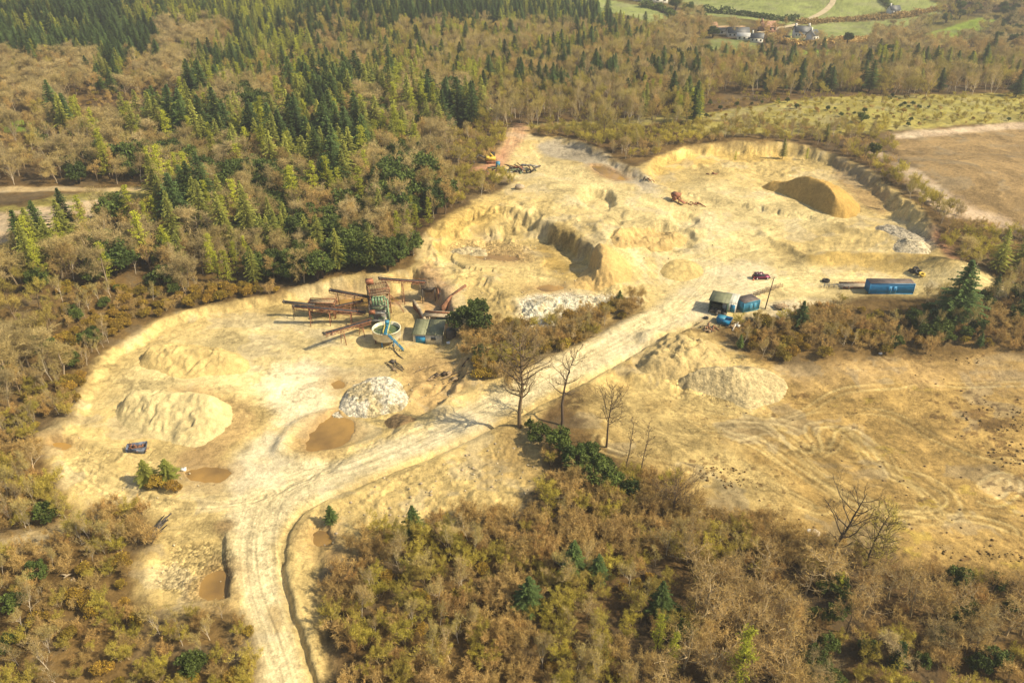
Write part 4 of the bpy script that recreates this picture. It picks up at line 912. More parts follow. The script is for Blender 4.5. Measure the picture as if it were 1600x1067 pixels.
# where a plant stands, in words: landmark (px, py, reach, phrase)
def place(px, py):
    if py < 165 and px < 1075: return ("on the far wooded hill at the upper left" if px < 420 else "on the far wooded hill at the top centre" if px < 760 else "in the far woods right of the top centre")
    if py < 110: return "in the hazy valley of fields at the top right"
    if py < 165: return "in the wood belt beyond the grassy strip"
    if py < 270 and px > 1320: return "on the bank beside the bare brown field"
    if py < 292 and 800 < px <= 1320: return "on the rim strip behind the quarry"
    if px > 1320 and py < 440: return "down the right flank of the quarry"
    if py < 300: return "in the forest at the left edge" if px < 150 else "in the forest left of centre" if px < 480 else "in the forest behind the red track"
    if py < 440 and px < 860: return "above the clearing at the left" if px < 200 else "in the forest above the pit" if px < 430 else "in the forest above the washing plant"
    if py < 620 and px < 560: return "along the rim of the pale pit" if px > 120 else "at the left edge beside the pit"
    if py < 640 and px < 1050: return "in the scrub strip beside the pale track"
    if py < 620: return "in the scrub below the blue container" if px < 1330 else "in the scrub below the long blue cabin"
    if px < 480 and py < 800: return "left of the pit beyond the berm"
    if px < 480: return "around the settling bay" if py < 900 and px > 100 else "in the bottom left thicket" if px < 230 else "in the thicket left of the pale track"
    if py < 810: return "below the tall bare trees"
    if px < 760: return "in the thicket right of the pale track"
    if px < 1080: return "in the thicket at the bottom centre"
    return "under the rutted field" if py < 930 else "in the bottom right woods"

X_ = np.array([t[1] for t in TREES]); Y_ = np.array([t[2] for t in TREES]); Z_ = Hz(X_, Y_)
PX, PY = proj(X_, Y_, Z_); Dd = np.sqrt(X_ ** 2 + Y_ ** 2 + (Z_ - CAMZ) ** 2)
names = np.array([LIB[t[0]][0] for t in TREES]); Hh = np.array([t[3] for t in TREES])
infr = (PX > -40) & (PX < 1640) & (PY - Hh / Dd * 1000 < 1080) & (PY > -10)
size = Hh / Dd * np.where(infr, 1, .001); size = np.where(np.array([t[4] is not None for t in TREES]), 9, size)
solo = np.zeros(len(TREES), bool)
for nm in sorted(set(names)):
    ix = np.where(names == nm)[0]; ix = ix[np.argsort(-size[ix])][:(300 if len(ix) > 300 else len(ix))]; solo[ix] = True
solo &= infr | (size > 5)
protos = {}
def pluralize(d):
    return d
for i, (lk, x, y, hh, lab) in enumerate(TREES):
    if not solo[i]: continue
    name, cat, var, desc = LIB[lk]; v = var[(i * 7) % len(var)]; s = hh / v[3]; sxy = s * (.85 + .3 * ((i * 37) % 100) / 100) * (1.2 if lk == 'spruce' and lab is None else 1.3 if lk == 'spruce' else 1.9 if lab and 'small green pine' in lab else 1); rz = (i * 2.399) % 6.283
    ph = place(PX[i], PY[i]); L = lab or f"{desc} {ph}"; grp = None if lab else f"{desc}, several {ph}"
    if Dd[i] < 210 or lab or v[4]:
        o = empty(name, (x, y, Z_[i]), rz); o.scale = (sxy, sxy, s)
        for nm2, me in (("trunk", v[0]), ("crown", v[1])) + ((("ivy", v[4]),) if v[4] else ()):
            c = bpy.data.objects.new(nm2, me); C.objects.link(c); c.parent = o
    else:
        o = bpy.data.objects.new(name, v[2]); C.objects.link(o); o.location = (x, y, Z_[i]); o.rotation_euler = (0, 0, rz); o.scale = (sxy, sxy, s)
    tag(o, L, cat, grp)

# the rest of each kind: one object each, its plants instanced on points
def stuffset(name, label, cat, idx):
    me = bpy.data.meshes.new(name); P3 = np.stack([X_[idx], Y_[idx], Z_[idx]], 1).astype(np.float32)
    me.vertices.add(len(idx)); me.vertices.foreach_set("co", P3.ravel())
    looks = sorted({TREES[i][0] for i in idx}); vs = [(lk, j) for lk in looks for j in range(len(LIB[lk][2]))]
    vi = np.array([vs.index((TREES[i][0], (i * 7) % len(LIB[TREES[i][0]][2]))) for i in idx], np.int32)
    sc = np.array([TREES[i][3] / LIB[TREES[i][0]][2][(i * 7) % len(LIB[TREES[i][0]][2])][3] for i in idx], np.float32)
    a = me.attributes.new("vi", 'INT', 'POINT'); a.data.foreach_set("value", vi)
    a = me.attributes.new("sc", 'FLOAT', 'POINT'); a.data.foreach_set("value", sc)
    a = me.attributes.new("rz", 'FLOAT', 'POINT'); a.data.foreach_set("value", np.array([(i * 2.399) % 6.283 for i in idx], np.float32))
    o = bpy.data.objects.new(name, me); C.objects.link(o)
    g = bpy.data.node_groups.new(name, 'GeometryNodeTree'); g.interface.new_socket("Geometry", in_out='INPUT', socket_type='NodeSocketGeometry'); g.interface.new_socket("Geometry", in_out='OUTPUT', socket_type='NodeSocketGeometry')
    n = g.nodes; l = g.links; gi = n.new("NodeGroupInput"); go = n.new("NodeGroupOutput"); jn = n.new("GeometryNodeJoinGeometry")
    def attr(nm, t):
        q = n.new("GeometryNodeInputNamedAttribute"); q.data_type = t; q.inputs[0].default_value = nm; return q.outputs[0]
    for k, (lk, j) in enumerate(vs):
        key = (lk, j)
        if key not in protos: protos[key] = bpy.data.objects.new(LIB[lk][0], LIB[lk][2][j][2])
        oi = n.new("GeometryNodeObjectInfo"); oi.inputs["Object"].default_value = protos[key]; oi.inputs["As Instance"].default_value = True
        ip = n.new("GeometryNodeInstanceOnPoints"); cmpn = n.new("FunctionNodeCompare"); cmpn.data_type = 'INT'; cmpn.operation = 'EQUAL'
        l.new(attr("vi", 'INT'), cmpn.inputs[2]); cmpn.inputs[3].default_value = k
        l.new(gi.outputs[0], ip.inputs["Points"]); l.new(cmpn.outputs[0], ip.inputs["Selection"]); l.new(oi.outputs["Geometry"], ip.inputs["Instance"])
        cb = n.new("ShaderNodeCombineXYZ"); l.new(attr("rz", 'FLOAT'), cb.inputs[2]); l.new(cb.outputs[0], ip.inputs["Rotation"])
        cs = n.new("ShaderNodeCombineXYZ"); sa = attr("sc", 'FLOAT'); sw_ = n.new('ShaderNodeMath'); sw_.operation = 'MULTIPLY'; sw_.inputs[1].default_value = 1.22 if name == 'spruce_forest' else 1.0; l.new(sa, sw_.inputs[0]); [l.new(sw_.outputs[0], cs.inputs[q]) for q in (0, 1)]; l.new(sa, cs.inputs[2]); l.new(cs.outputs[0], ip.inputs["Scale"])
        l.new(ip.outputs[0], jn.inputs[0])
    l.new(jn.outputs[0], go.inputs[0]); md = o.modifiers.new("plants", 'NODES'); md.node_group = g
    tag(o, label, cat, kind="stuff")
STUFF = {'bare_tree': ("bare_woodland", "dense leafless tan and olive woodland spreading over the far hills"), 'birch_tree': ("birch_woodland", "distant slim birches with reddish twigs mixed through the woods"),
 'spruce_tree': ("spruce_forest", "dense dark green spruce plantation covering the far hill"), 'fir_tree': ("fir_forest", "olive green firs mixed through the distant forest"),
 'larch_tree': ("larch_forest", "distant yellow green larches among the conifers"), 'willow_bush': ("willow_scrub", "olive willow scrub filling the thickets and the rim"),
 'scrub_bush': ("brown_scrub", "tangled brown and reddish scrub filling the thickets"), 'evergreen_bush': ("evergreen_undergrowth", "dark evergreens scattered under the distant trees"),
 'gorse_bush': ("gorse_scrub", "dark gorse scrub filling the banks around the pit")}
for nm in sorted(set(names)):
    idx = np.where((names == nm) & ~solo)[0]
    if len(idx) and nm in STUFF: stuffset(STUFF[nm][0], STUFF[nm][1], "woodland", list(idx))
print("TREES", len(TREES), {nm: int((names == nm).sum()) for nm in set(names)})

# ---------------------------------------------------------------- loose stones, clods and tufts nobody could count
def scatterpts(polys, dens, seed):
    R = np.random.default_rng(seed); out = []
    for poly in polys:
        lo = poly.min(0); hi = poly.max(0); n = int((hi - lo).prod() * dens); x = R.uniform(lo[0], hi[0], n); y = R.uniform(lo[1], hi[1], n)
        k = (sdpoly(poly, x, y, 1.0) > .2) & (fbm(x / 6, y / 6, 3, seed) + .35 * R.normal(size=n) > .12); out.append(np.stack([x[k], y[k]], 1))
    return np.concatenate(out), R
def stonefield(name, polys, dens, s0, s1, m, label, cat, seed):
    q, R = scatterpts(polys, dens, seed); n = len(q); z = Hz(q[:, 0], q[:, 1]); S = s0 + (s1 - s0) * R.uniform(size=n) ** 3
    base = np.array([(1, 0, 0), (0, 1, 0), (-1, 0, 0), (0, -1, 0), (0, 0, .8), (0, 0, -.6)]) * .5
    V = base[None] * S[:, None, None] * R.uniform(.7, 1.3, (n, 6, 3)); a = R.uniform(0, 6.28, n); c, s = np.cos(a)[:, None], np.sin(a)[:, None]
    V = np.stack([V[..., 0] * c - V[..., 1] * s, V[..., 0] * s + V[..., 1] * c, V[..., 2]], -1) + np.stack([q[:, 0], q[:, 1], z + S * .12], 1)[:, None]
    F = np.array([(0, 1, 4), (1, 2, 4), (2, 3, 4), (3, 0, 4), (1, 0, 5), (2, 1, 5), (3, 2, 5), (0, 3, 5)]); b = MB()
    f = (F[None] + np.arange(n)[:, None, None] * 6).reshape(-1, 3); b.v = [V.reshape(-1, 3)]; b.c = [np.repeat(tone(R, n, .7, 1.25), 6, 0)]; b.f = [tuple(t) for t in f.tolist()]; b.m = [0] * len(f); b.n = n * 6
    tag(b.build(name, m), label, cat, kind="stuff")
STONE = vegmat("loose_stone", (.50, .43, .28), vary=.0); CLOD = vegmat("dark_clod", (.17, .11, .04), vary=.0)
stonefield("loose_stones", [PG([(480,800),(640,730),(830,660),(850,790),(640,830),(500,880)]), PG([(235,850),(360,838),(366,940),(240,960)]), PG([(1000,520),(1150,545),(1240,600),(1200,655),(1040,650),(960,600)]), PG([(640,550),(740,560),(750,600),(700,640),(620,640)]),
  PG([(660,380),(830,330),(900,430),(1000,460),(980,500),(760,500)]), PG([(70,670),(240,700),(380,790),(150,790)]), PG([(520,580),(660,580),(670,670),(530,660)])], .45, .12, .6, STONE, "loose pale stones strewn over the banks and tipped ground", "stones", 601)
stonefield("soil_clods", [PG([(1180,570),(1600,570),(1700,900),(1250,830),(1000,720),(960,650)]), PG([(700,300),(1000,290),(1160,350),(1100,410),(950,400)])], .08, .12, .5, CLOD, "small dark clods and tufts dotting the rutted field", "clods", 602)
qd = [PG([(1480,630),(1560,620),(1640,660),(1600,690),(1520,670)]), PG([(1420,545),(1560,560),(1500,575)]), PG([(1540,690),(1640,690),(1640,760),(1550,740)]), PG([(1430,850),(1600,840),(1640,880),(1500,880)]), PG([(1080,720),(1180,735),(1200,770),(1100,760)])]
stonefield("dark_tufts", qd, 2.2, .2, .8, CLOD, "thick patches of dark brown tufts on the field at the right edge", "tufts", 603)
gr = [PG([(1060,192),(1300,160),(1700,148),(1700,186),(1500,196),(1280,212),(1060,212)])]
stonefield("bank_grass", gr, .22, .3, .9, M_['twig_olive'], "rough olive grass and bracken on the bank beyond the quarry", "grass", 604)

# ---------------------------------------------------------------- tall bare trees by the road and other single timber
def talltree(px, py, h, seed, rw, lab, bark, twig, **kw):
    x, y, z = at(px, py); T, K = tall(seed, h, rw, **kw); o = empty("bare_tree", (x, y, z)); T.build("trunk", bark, o); K.build("crown", twig, o); tag(o, lab, "tree"); return o
talltree(812, 668, 24, 101, 5.2, "tallest bare tree, standing beside the pale track with a wide crown", BARK, M_['twig_grey'], first=.34, limbs=40, sub=8, tw=2600, thick=.019)
talltree(878, 668, 17.5, 102, 3.6, "middle bare tree of the three, with a crooked broken upper stem", DARKBARK, M_['twig_grey'], first=.38, limbs=17, sub=5, tw=500, thick=.02, crook=.22)
talltree(947, 700, 14.5, 103, 3.4, "slim bare tree with a small crown, right of the two taller ones", DARKBARK, M_['twig_tan'], first=.42, limbs=20, sub=6, tw=700, thick=.016)
talltree(978, 735, 12, 104, 1.3, "thin bare sapling right of the slim bare tree", BARK, M_['twig_tan'], first=.25, limbs=20, sub=3, tw=250, thick=.011)
talltree(1000, 742, 12.5, 105, 1.5, "thinner leaning sapling at the right end of the bare row", BARK, M_['twig_tan'], first=.25, limbs=18, sub=3, tw=250, thick=.011, lean=.10)
talltree(1286, 888, 17, 106, 4.4, "dark dead tree leaning right at the edge of the rutted field", DARKBARK, M_['twig_grey'], first=.2, limbs=20, sub=5, tw=250, thick=.021, lean=.14, crook=.25)
talltree(1348, 892, 13.5, 108, 3.2, "slim olive tinged tree with two fine stems right of the dark dead tree", DARKBARK, M_['willow_haze'], first=.12, limbs=34, sub=7, tw=3000, thick=.014)
talltree(1372, 890, 9.5, 109, 2.2, "smaller thin tree just right of the slim olive tinged one", DARKBARK, M_['willow_haze'], first=.15, limbs=24, sub=5, tw=1400, thick=.012)
talltree(1050, 800, 7, 107, 4.6, "low fan shaped bare tree below the rutted field", BARK, M_['twig_tan'], first=.06, limbs=26, sub=7, tw=1300, thick=.03, flat=.9)
def loglike(px, py, L, ang, r, m, lab, name="fallen_trunk"):
    x, y, z = at(px, py); b = MB(); R = np.random.default_rng(int(px)); e = empty(name, (x, y, z), ang)
    b.tube([(-L / 2, 0, r), (-L * .2, .15, r), (L * .2, -.1, r * 1.4), (L / 2, .1, r * 1.6)], [r, r * .9, r * .7, r * .35], 7, cap=True); b.build("trunk", m, e)
    k = MB()
    for i in range(9):
        t = R.uniform(-.1, .5) * L; k.tube([(t, 0, r), (t + R.uniform(.5, 1.3), R.uniform(-1, 1), r + R.uniform(.1, .8)), (t + R.uniform(1.2, 2.2), R.uniform(-1.6, 1.6), r + R.uniform(.1, .9))], [.06, .04, .015], 4)
    k.build("branch", m, e); tag(e, lab, "log"); return e
loglike(885, 781, 6, .1, .22, BIRCHBARK, "pale fallen trunk lying at the edge of the red brown thicket")
loglike(1060, 812, 7, .3, .18, BIRCHBARK, "thin fallen grey tree with stripped branches below the fan shaped tree")
loglike(1015, 800, 5, -.6, .16, DARKBARK, "dark fallen trunk left of the fan shaped bare tree")

# ---------------------------------------------------------------- materials of the works
RUST = mat("rusty_steel", (.30, .14, .07), .8, .3, 2.0); RUSTRED = mat("red_oxide_paint", (.34, .14, .07), .7, .25, 2.0); DKST = mat("dark_steel", (.09, .075, .06), .6, .2, 2.0)
BELT = mat("conveyor_belt", (.055, .05, .05), .7, .25, 2.0); GALV = mat("galvanised_steel", (.34, .33, .30), .5, .2, 3.0, .5); TIMB = mat("weathered_timber", (.36, .26, .15), .9, .3, 3.0)
CREAM = mat("cream_tank_paint", (.74, .68, .50), .55, .12, .8); GRNROOF = mat("grey_green_sheet_roof", (.21, .22, .125), .6, .10, .6); GRNROOF2 = mat("dull_green_sheet_roof", (.175, .185, .105), .6, .12, .6)
BLUE = mat("blue_container_paint", (.02, .22, .46), .45, .12, .8, c2=(.018, .18, .38)); LBLUE = mat("light_blue_paint", (.05, .26, .40), .5, .15, .8); BLUEP = mat("bright_blue_paint", (.03, .22, .42), .5, .1, 1)
ROOFG = mat("grey_brown_container_roof", (.17, .135, .12), .6, .2, .7); CONC = mat("concrete", (.42, .34, .23), .9, .18, .8); REDW = mat("red_brown_retaining_wall", (.27, .13, .07), .9, .25, .8)
YEL = mat("machine_yellow", (.62, .44, .06), .5, .15, 1.5); BLK = mat("black_rubber", (.03, .028, .026), .7, .2, 2); GLASS = mat("dark_glass", (.03, .04, .05), .12, .05, 1); WHT = mat("white_paint", (.78, .77, .72), .6, .06, 1)
GREENP = mat("pale_green_paint", (.20, .32, .18), .5, .2, 1.5); PLUM = mat("plum_car_paint", (.15, .02, .055), .25, .05, 1, .4); CHROME = mat("bright_trim", (.55, .55, .55), .3, .05, 1, .8); YRAIL = mat("yellow_rail_paint", (.72, .60, .12), .5, .1, 1)
ORNG = mat("orange_plastic", (.80, .16, .03), .5, .05, 1); BRICK = mat("red_brown_tiles", (.36, .20, .13), .8, .2, .5); SLATE = mat("dark_slate", (.06, .07, .085), .5, .15, .5); WALLW = mat("white_render", (.72, .70, .63), .8, .06, .4)
GWATER = mat("green_settling_water", (.10, .14, .055), .1, .15, .6); GREENSHED = mat("dark_green_sheet", (.055, .10, .065), .5, .15, .8); OLDGREEN = mat("faded_machine_green", (.20, .25, .14), .6, .25, 1.5)
def pt(px, py, h):          # a point h metres above the plant floor seen at px, py
    return onplane(px, py, FLOOR + h)
gx0, gy0, FLOOR = at(600, 540)
def local(e, p):            # world to the empty's own axes
    c, s = math.cos(-e.rotation_euler.z), math.sin(-e.rotation_euler.z); d = (p[0] - e.location.x, p[1] - e.location.y)
    return (d[0] * c - d[1] * s, d[0] * s + d[1] * c, p[2] - e.location.z)

def conveyor(pxa, pya, ha, pxb, pyb, hb, lab, wd=1.1, framem=RUST, legs=(.15, .55), truss=.7, rails=True):
    a = np.array([*[float(v) for v in pt(pxa, pya, ha)], FLOOR + ha]); b = np.array([*[float(v) for v in pt(pxb, pyb, hb)], FLOOR + hb])
    mid = (a + b) / 2; g = gz(mid[0], mid[1]); e = empty("conveyor", (mid[0], mid[1], g)); a = a - (mid[0], mid[1], g); b = b - (mid[0], mid[1], g)
    d = (b - a); L = np.linalg.norm(d); d /= L; s = np.cross(d, (0, 0, 1)); s /= np.linalg.norm(s); u = np.cross(s, d)
    m = MB(); m.beam(a + u * .12, b + u * .12, wd * .8, .05); m.beam(a - u * .25, b - u * .25, wd * .75, .04); m.build("belt", BELT, e)
    f = MB()
    for sg in (-1, 1):
        o = s * sg * wd / 2; f.beam(a + o, b + o, .12, .16); f.beam(a + o - u * truss, b + o - u * truss, .10)
        n = max(4, int(L / 1.3))
        for i in range(n):
            p = a + o + d * L * i / n; q = a + o + d * L * (i + 1) / n
            f.beam(p, p - u * truss, .07); f.beam(p - u * truss, q, .06)
    for i in range(int(L / 1.6)): p = a + d * L * (i + .5) / int(L / 1.6) - u * truss; f.beam(p - s * wd / 2, p + s * wd / 2, .07)
    f.build("truss_frame", framem, e)
    if rails:
        r = MB()
        for sg in (1,):
            o = s * sg * (wd / 2 + .1); r.beam(a + o + u * .95, b + o + u * .95, .05)
            for i in range(int(L / 1.8) + 1): p = a + o + d * L * i / max(1, int(L / 1.8)); r.beam(p, p + u * .95, .045)
        r.build("handrail", framem, e)
    for p in (a, b):
        k = MB(); k.tube([p - s * wd * .5, p + s * wd * .5], [.3, .3], 10, cap=True); k.build("end_drum", DKST, e)
    k = MB()
    for i in range(int(L / 1.1)): p = a + d * (i + .5) * 1.1 + u * .03; k.tube([p - s * wd * .48, p + s * wd * .48], [.07, .07], 5, cap=True)
    k.build("rollers", DKST, e)
    for t in legs:
        p = a + d * L * t - u * truss; zz = gz(mid[0] + p[0], mid[1] + p[1]) - g - .3; k = MB()
        for sg in (-1, 1): q = p + s * sg * wd / 2; k.beam(q, (q + s * sg * .5) * [1, 1, 0] + [0, 0, zz], .16)
        q = p - s * wd / 2; q2 = p + s * (wd / 2 + .4); k.beam([q[0], q[1], q[2]], [q2[0], q2[1], (p[2] + zz) / 2], .08); k.beam([q[0], q[1], (p[2] + zz) / 2], [q2[0], q2[1], (p[2] + zz) / 2], .08)
        k.build("leg", framem, e)
    tag(e, lab, "conveyor", "conveyors of the washing plant"); return e
conveyor(516, 453, 5.2, 582, 465, 4.2, "upper rusty conveyor running from the brown gantry to the wash tower")
conveyor(443, 471, 4.6, 490, 476, 3.4, "short dark conveyor sticking out furthest left of the plant", .9, DKST, (.3,), .4, False)
conveyor(459, 478, 5.3, 570, 488, 2.8, "longest red framed conveyor with the black belt, its tip at the left", 1.3, RUSTRED, (.22, .5, .8))
conveyor(507, 521, 5.2, 578, 501, 2.8, "lowest conveyor of the plant, slanting down left towards the open pit", 1.1, RUSTRED, (.38, .8))
conveyor(593, 435, 8.5, 664, 440, 5.0, "high conveyor joining the feed hopper to the screen house", 1.2, RUSTRED, (.15, .5))
conveyor(500, 484, 2.6, 566, 470, 3.0, "short low conveyor crossing behind the red framed one", .9, RUST, (.3, .7))

def gantry(pxs, lab, name, h, sx, sy, rz=0.0, m=RUST, floors=(1.0,), deckm=TIMB, extra=None):
    px, py = pxs; x, y = pt(px, py, 0); x = float(x); y = float(y); g = gz(x, y); e = empty(name, (x, y, g), rz)
    for i in (-1, 1):
        for j in (-1, 1): k = MB(); k.beam((i * sx / 2, j * sy / 2, -.4), (i * sx / 2, j * sy / 2, h), .26); k.build("leg", m, e)
    b = MB()
    for z in [h * f for f in floors] + [h]:
        for i in (-1, 1): b.beam((i * sx / 2, -sy / 2, z), (i * sx / 2, sy / 2, z), .2); b.beam((-sx / 2, i * sy / 2, z), (sx / 2, i * sy / 2, z), .2)
    for i in (-1, 1): b.beam((-sx / 2, i * sy / 2, 0), (sx / 2, i * sy / 2, h * floors[0]), .11); b.beam((i * sx / 2, -sy / 2, h * floors[0]), (i * sx / 2, sy / 2, 0), .11)
    b.build("bracing", m, e)
    for f in floors: k = MB(); k.box(0, 0, h * f + .12, sx + .5, sy + .5, .08); k.build("deck", deckm, e)
    r = MB()
    for f in floors[-1:]:
        for zz in (.6, 1.1):
            z = h * f + zz
            for i in (-1, 1): r.beam((i * (sx / 2 + .2), -sy / 2 - .2, z), (i * (sx / 2 + .2), sy / 2 + .2, z), .06); r.beam((-sx / 2 - .2, i * (sy / 2 + .2), z), (sx / 2 + .2, i * (sy / 2 + .2), z), .06)
        for i in range(int(sx) + 2):
            for j in (-1, 1): q = -sx / 2 - .2 + (sx + .4) * i / (int(sx) + 1); r.beam((q, j * (sy / 2 + .2), h * f), (q, j * (sy / 2 + .2), h * f + 1.1), .05)
    r.build("handrail", m, e); tag(e, lab, "plant structure"); return e
# brown gantry at the back left
e = gantry((506, 490), "long brown screen gantry at the back of the conveyors", "screen_gantry", 4.4, 7.0, 2.6, -.05, RUST, (.62,))
b = MB(); b.box(0, 0, 3.6, 6.6, 2.0, .9); b.box(0, 0, 4.15, 6.9, 2.3, .12); b.build("screen_box", TIMB, e)
# wash tower
e = gantry((594, 505), "rusty wash tower in the middle of the plant with green pipework on top", "wash_tower", 6.4, 4.6, 4.2, .1, DKST, (.35, .68), GALV)
b = MB(); b.box(0, .2, 5.3, 3.6, 2.6, 1.0); b.box(-2.0, -1.2, 3.2, 1.2, 1.2, 1.4); b.box(.6, -1.4, 2.0, 1.6, 1.0, 1.6); b.build("screen_box", OLDGREEN, e)
b = MB(); b.box(-1.6, -2.0, 4.9, 1.5, .9, .9); b.box(1.4, 1.6, 4.6, 1.2, 1.2, 1.2); b.build("motor_housing", RUSTRED, e)
for i in range(4):
    b = MB(); a = -1.3 + i * .75; b.tube([(a, -.6, 7.9), (a, -.6, 7.3), (a + .1, -.9, 6.1)], [.33, .33, .08], 9, cap=True); b.tube([(a, -.6, 7.9), (a + .2, .2, 8.2), (a + .4, .9, 7.6)], [.12, .12, .12], 6); b.build("cyclone", GREENP, e)
b = MB(); b.tube([(-1.4, .9, 7.6), (1.6, .9, 7.6), (2.4, -.4, 7.2), (2.6, -2.6, 5.2), (2.7, -3.0, 2.2)], [.18] * 5, 8, cap=True); b.tube([(1.6, .2, 7.9), (2.0, -1.8, 7.0), (2.1, -2.8, 3.0)], [.12] * 3, 7); b.build("pipe", GREENP, e)
b = MB()
for s in (-.35, .35): b.beam((2.6 + s, -3.2, 0), (2.6 + s, -2.2, 4.5), .07)
for k in range(12): b.beam((2.25, -3.2 + k * .083, k * .37), (2.95, -3.2 + k * .083, k * .37), .05)
b.build("ladder", DKST, e)
# screen house: lattice drum box on the tower behind
e = gantry((594, 486), "tall brown lattice screen house at the back of the washing plant", "screen_house", 7.4, 5.2, 3.6, .35, RUST, (.45, .8), TIMB)
b = MB()
for i in range(9): q = -2.6 + i * .65; b.beam((q, -1.7, 5.9), (q, 1.7, 7.9), .10); b.beam((q, 1.7, 5.9), (q, 1.7, 7.9), .09)
for j in range(5): b.beam((-2.7, -1.7 + j * .85, 5.9 + j * .5), (2.7, -1.7 + j * .85, 5.9 + j * .5), .12)
b.box(0, .2, 5.6, 5.0, 2.8, .5); b.build("lattice_cover", TIMB, e)
b = MB(); b.box(-1.9, 1.4, 8.6, 1.9, 1.5, 1.1); b.build("drive_cabin", RUSTRED, e)
b = MB(); b.tube([(2.6, -1.2, 5.2), (4.6, -2.4, 2.6), (5.8, -3.2, 0)], [.07] * 3, 5); b.tube([(2.6, -.3, 5.2), (4.8, -1.5, 2.6), (6.0, -2.3, 0)], [.07] * 3, 5)
for k in range(14): t = k / 14; b.beam((2.6 + 3.2 * t, -1.2 - 2.0 * t, 5.2 * (1 - t)), (2.6 + 3.4 * t, -.3 - 2.0 * t, 5.2 * (1 - t)), .05)
b.build("stair", RUST, e)
# walkway posts and cables to the hopper
# feed hopper on the retaining wall
hx, hy = [float(v) for v in pt(670, 468, 0)]; hg = gz(hx, hy); e = empty("feed_hopper", (hx, hy, hg), .15); h = FLOOR - hg
for i in (-1, 1):
    for j in (-1, 1): b = MB(); b.beam((i * 1.7, j * 1.7, -.6), (i * 1.7, j * 1.7, 5.4), .26); b.build("leg", DKST, e)
b = MB(); b.box(0, 0, 4.4, 1.8, 1.8, 2.0, taper=2.0); b.build("hopper_bin", DKST, e)
b = MB()
for k in range(7): b.beam((-2.2, -2.0 + k * .66, 5.8 + k * .06), (2.2, -2.0 + k * .66, 5.8 + k * .06), .16)
for i in (-2.2, 0, 2.2): b.beam((i, -2.2, 5.7), (i, 2.2, 6.1), .18)
for i in (-2.2, 0, 2.2): b.beam((i, -2.2, 5.7), (i, -2.2, 6.9), .08); b.beam((i, 2.2, 6.1), (i, 2.2, 7.2), .08)
b.beam((-2.2, -2.2, 6.9), (2.2, -2.2, 6.9), .08); b.beam((-2.2, 2.2, 7.2), (2.2, 2.2, 7.2), .08); b.build("grizzly_bars", TIMB, e)
b = MB(); b.box(2.6, -.2, 1.9, .3, 4.6, 4.8); b.box(1.5, 2.6, 1.9, 2.4, .3, 4.6); b.build("side_plate", REDW, e)
b = MB(); b.box(3.3, -2.3, 1.7, .8, .8, 4.2); b.build("concrete_pier", CONC, e)
e.scale = (1, 1, .85); tag(e, "dark feed hopper with a timber grid on top at the right end of the plant", "hopper")
def wallobj(name, pts, h0, h1, th, m, lab, cat, capm=None):
    W = PP(pts); e = empty(name, (W[0][0], W[0][1], gz(*W[0]))); b = MB(); c = MB()
    for i in range(len(W) - 1):
        p, q = W[i], W[i + 1]; zz = FLOOR - e.location.z; d = (q - p) / np.linalg.norm(q - p); n = np.array([-d[1], d[0]]) * th / 2; o = W[0]; za = h0 + (h1 - h0) * i / max(1, len(W) - 1); zb = h0 + (h1 - h0) * (i + 1) / max(1, len(W) - 1)
        V = [(p[0] - o[0] - n[0], p[1] - o[1] - n[1], zz - .8), (q[0] - o[0] - n[0], q[1] - o[1] - n[1], zz - .8), (q[0] - o[0] + n[0], q[1] - o[1] + n[1], zz - .8), (p[0] - o[0] + n[0], p[1] - o[1] + n[1], zz - .8)]
        V += [(V[0][0], V[0][1], zz + za), (V[1][0], V[1][1], zz + zb), (V[2][0], V[2][1], zz + zb), (V[3][0], V[3][1], zz + za)]
        b.add(V, [(3, 2, 1, 0), (4, 5, 6, 7), (0, 1, 5, 4), (1, 2, 6, 5), (2, 3, 7, 6), (3, 0, 4, 7)])
        c.beam((V[4][0] + n[0], V[4][1] + n[1], V[4][2] + .1), (V[5][0] + n[0], V[5][1] + n[1], V[5][2] + .1), th + .25, .18)
    b.build("wall_face", m, e); c.build("coping", capm or CONC, e); tag(e, lab, cat); return e
wallobj("retaining_wall", [(645, 462), (655, 478), (668, 506)], 1.8, 1.2, .5, REDW, "red brown retaining wall running down from the feed hopper", "wall")
wallobj("retaining_wall", [(690, 478), (706, 462), (728, 448)], 2.4, 4.6, .4, REDW, "sloping red brown retaining wall right of the feed hopper", "wall", REDW)
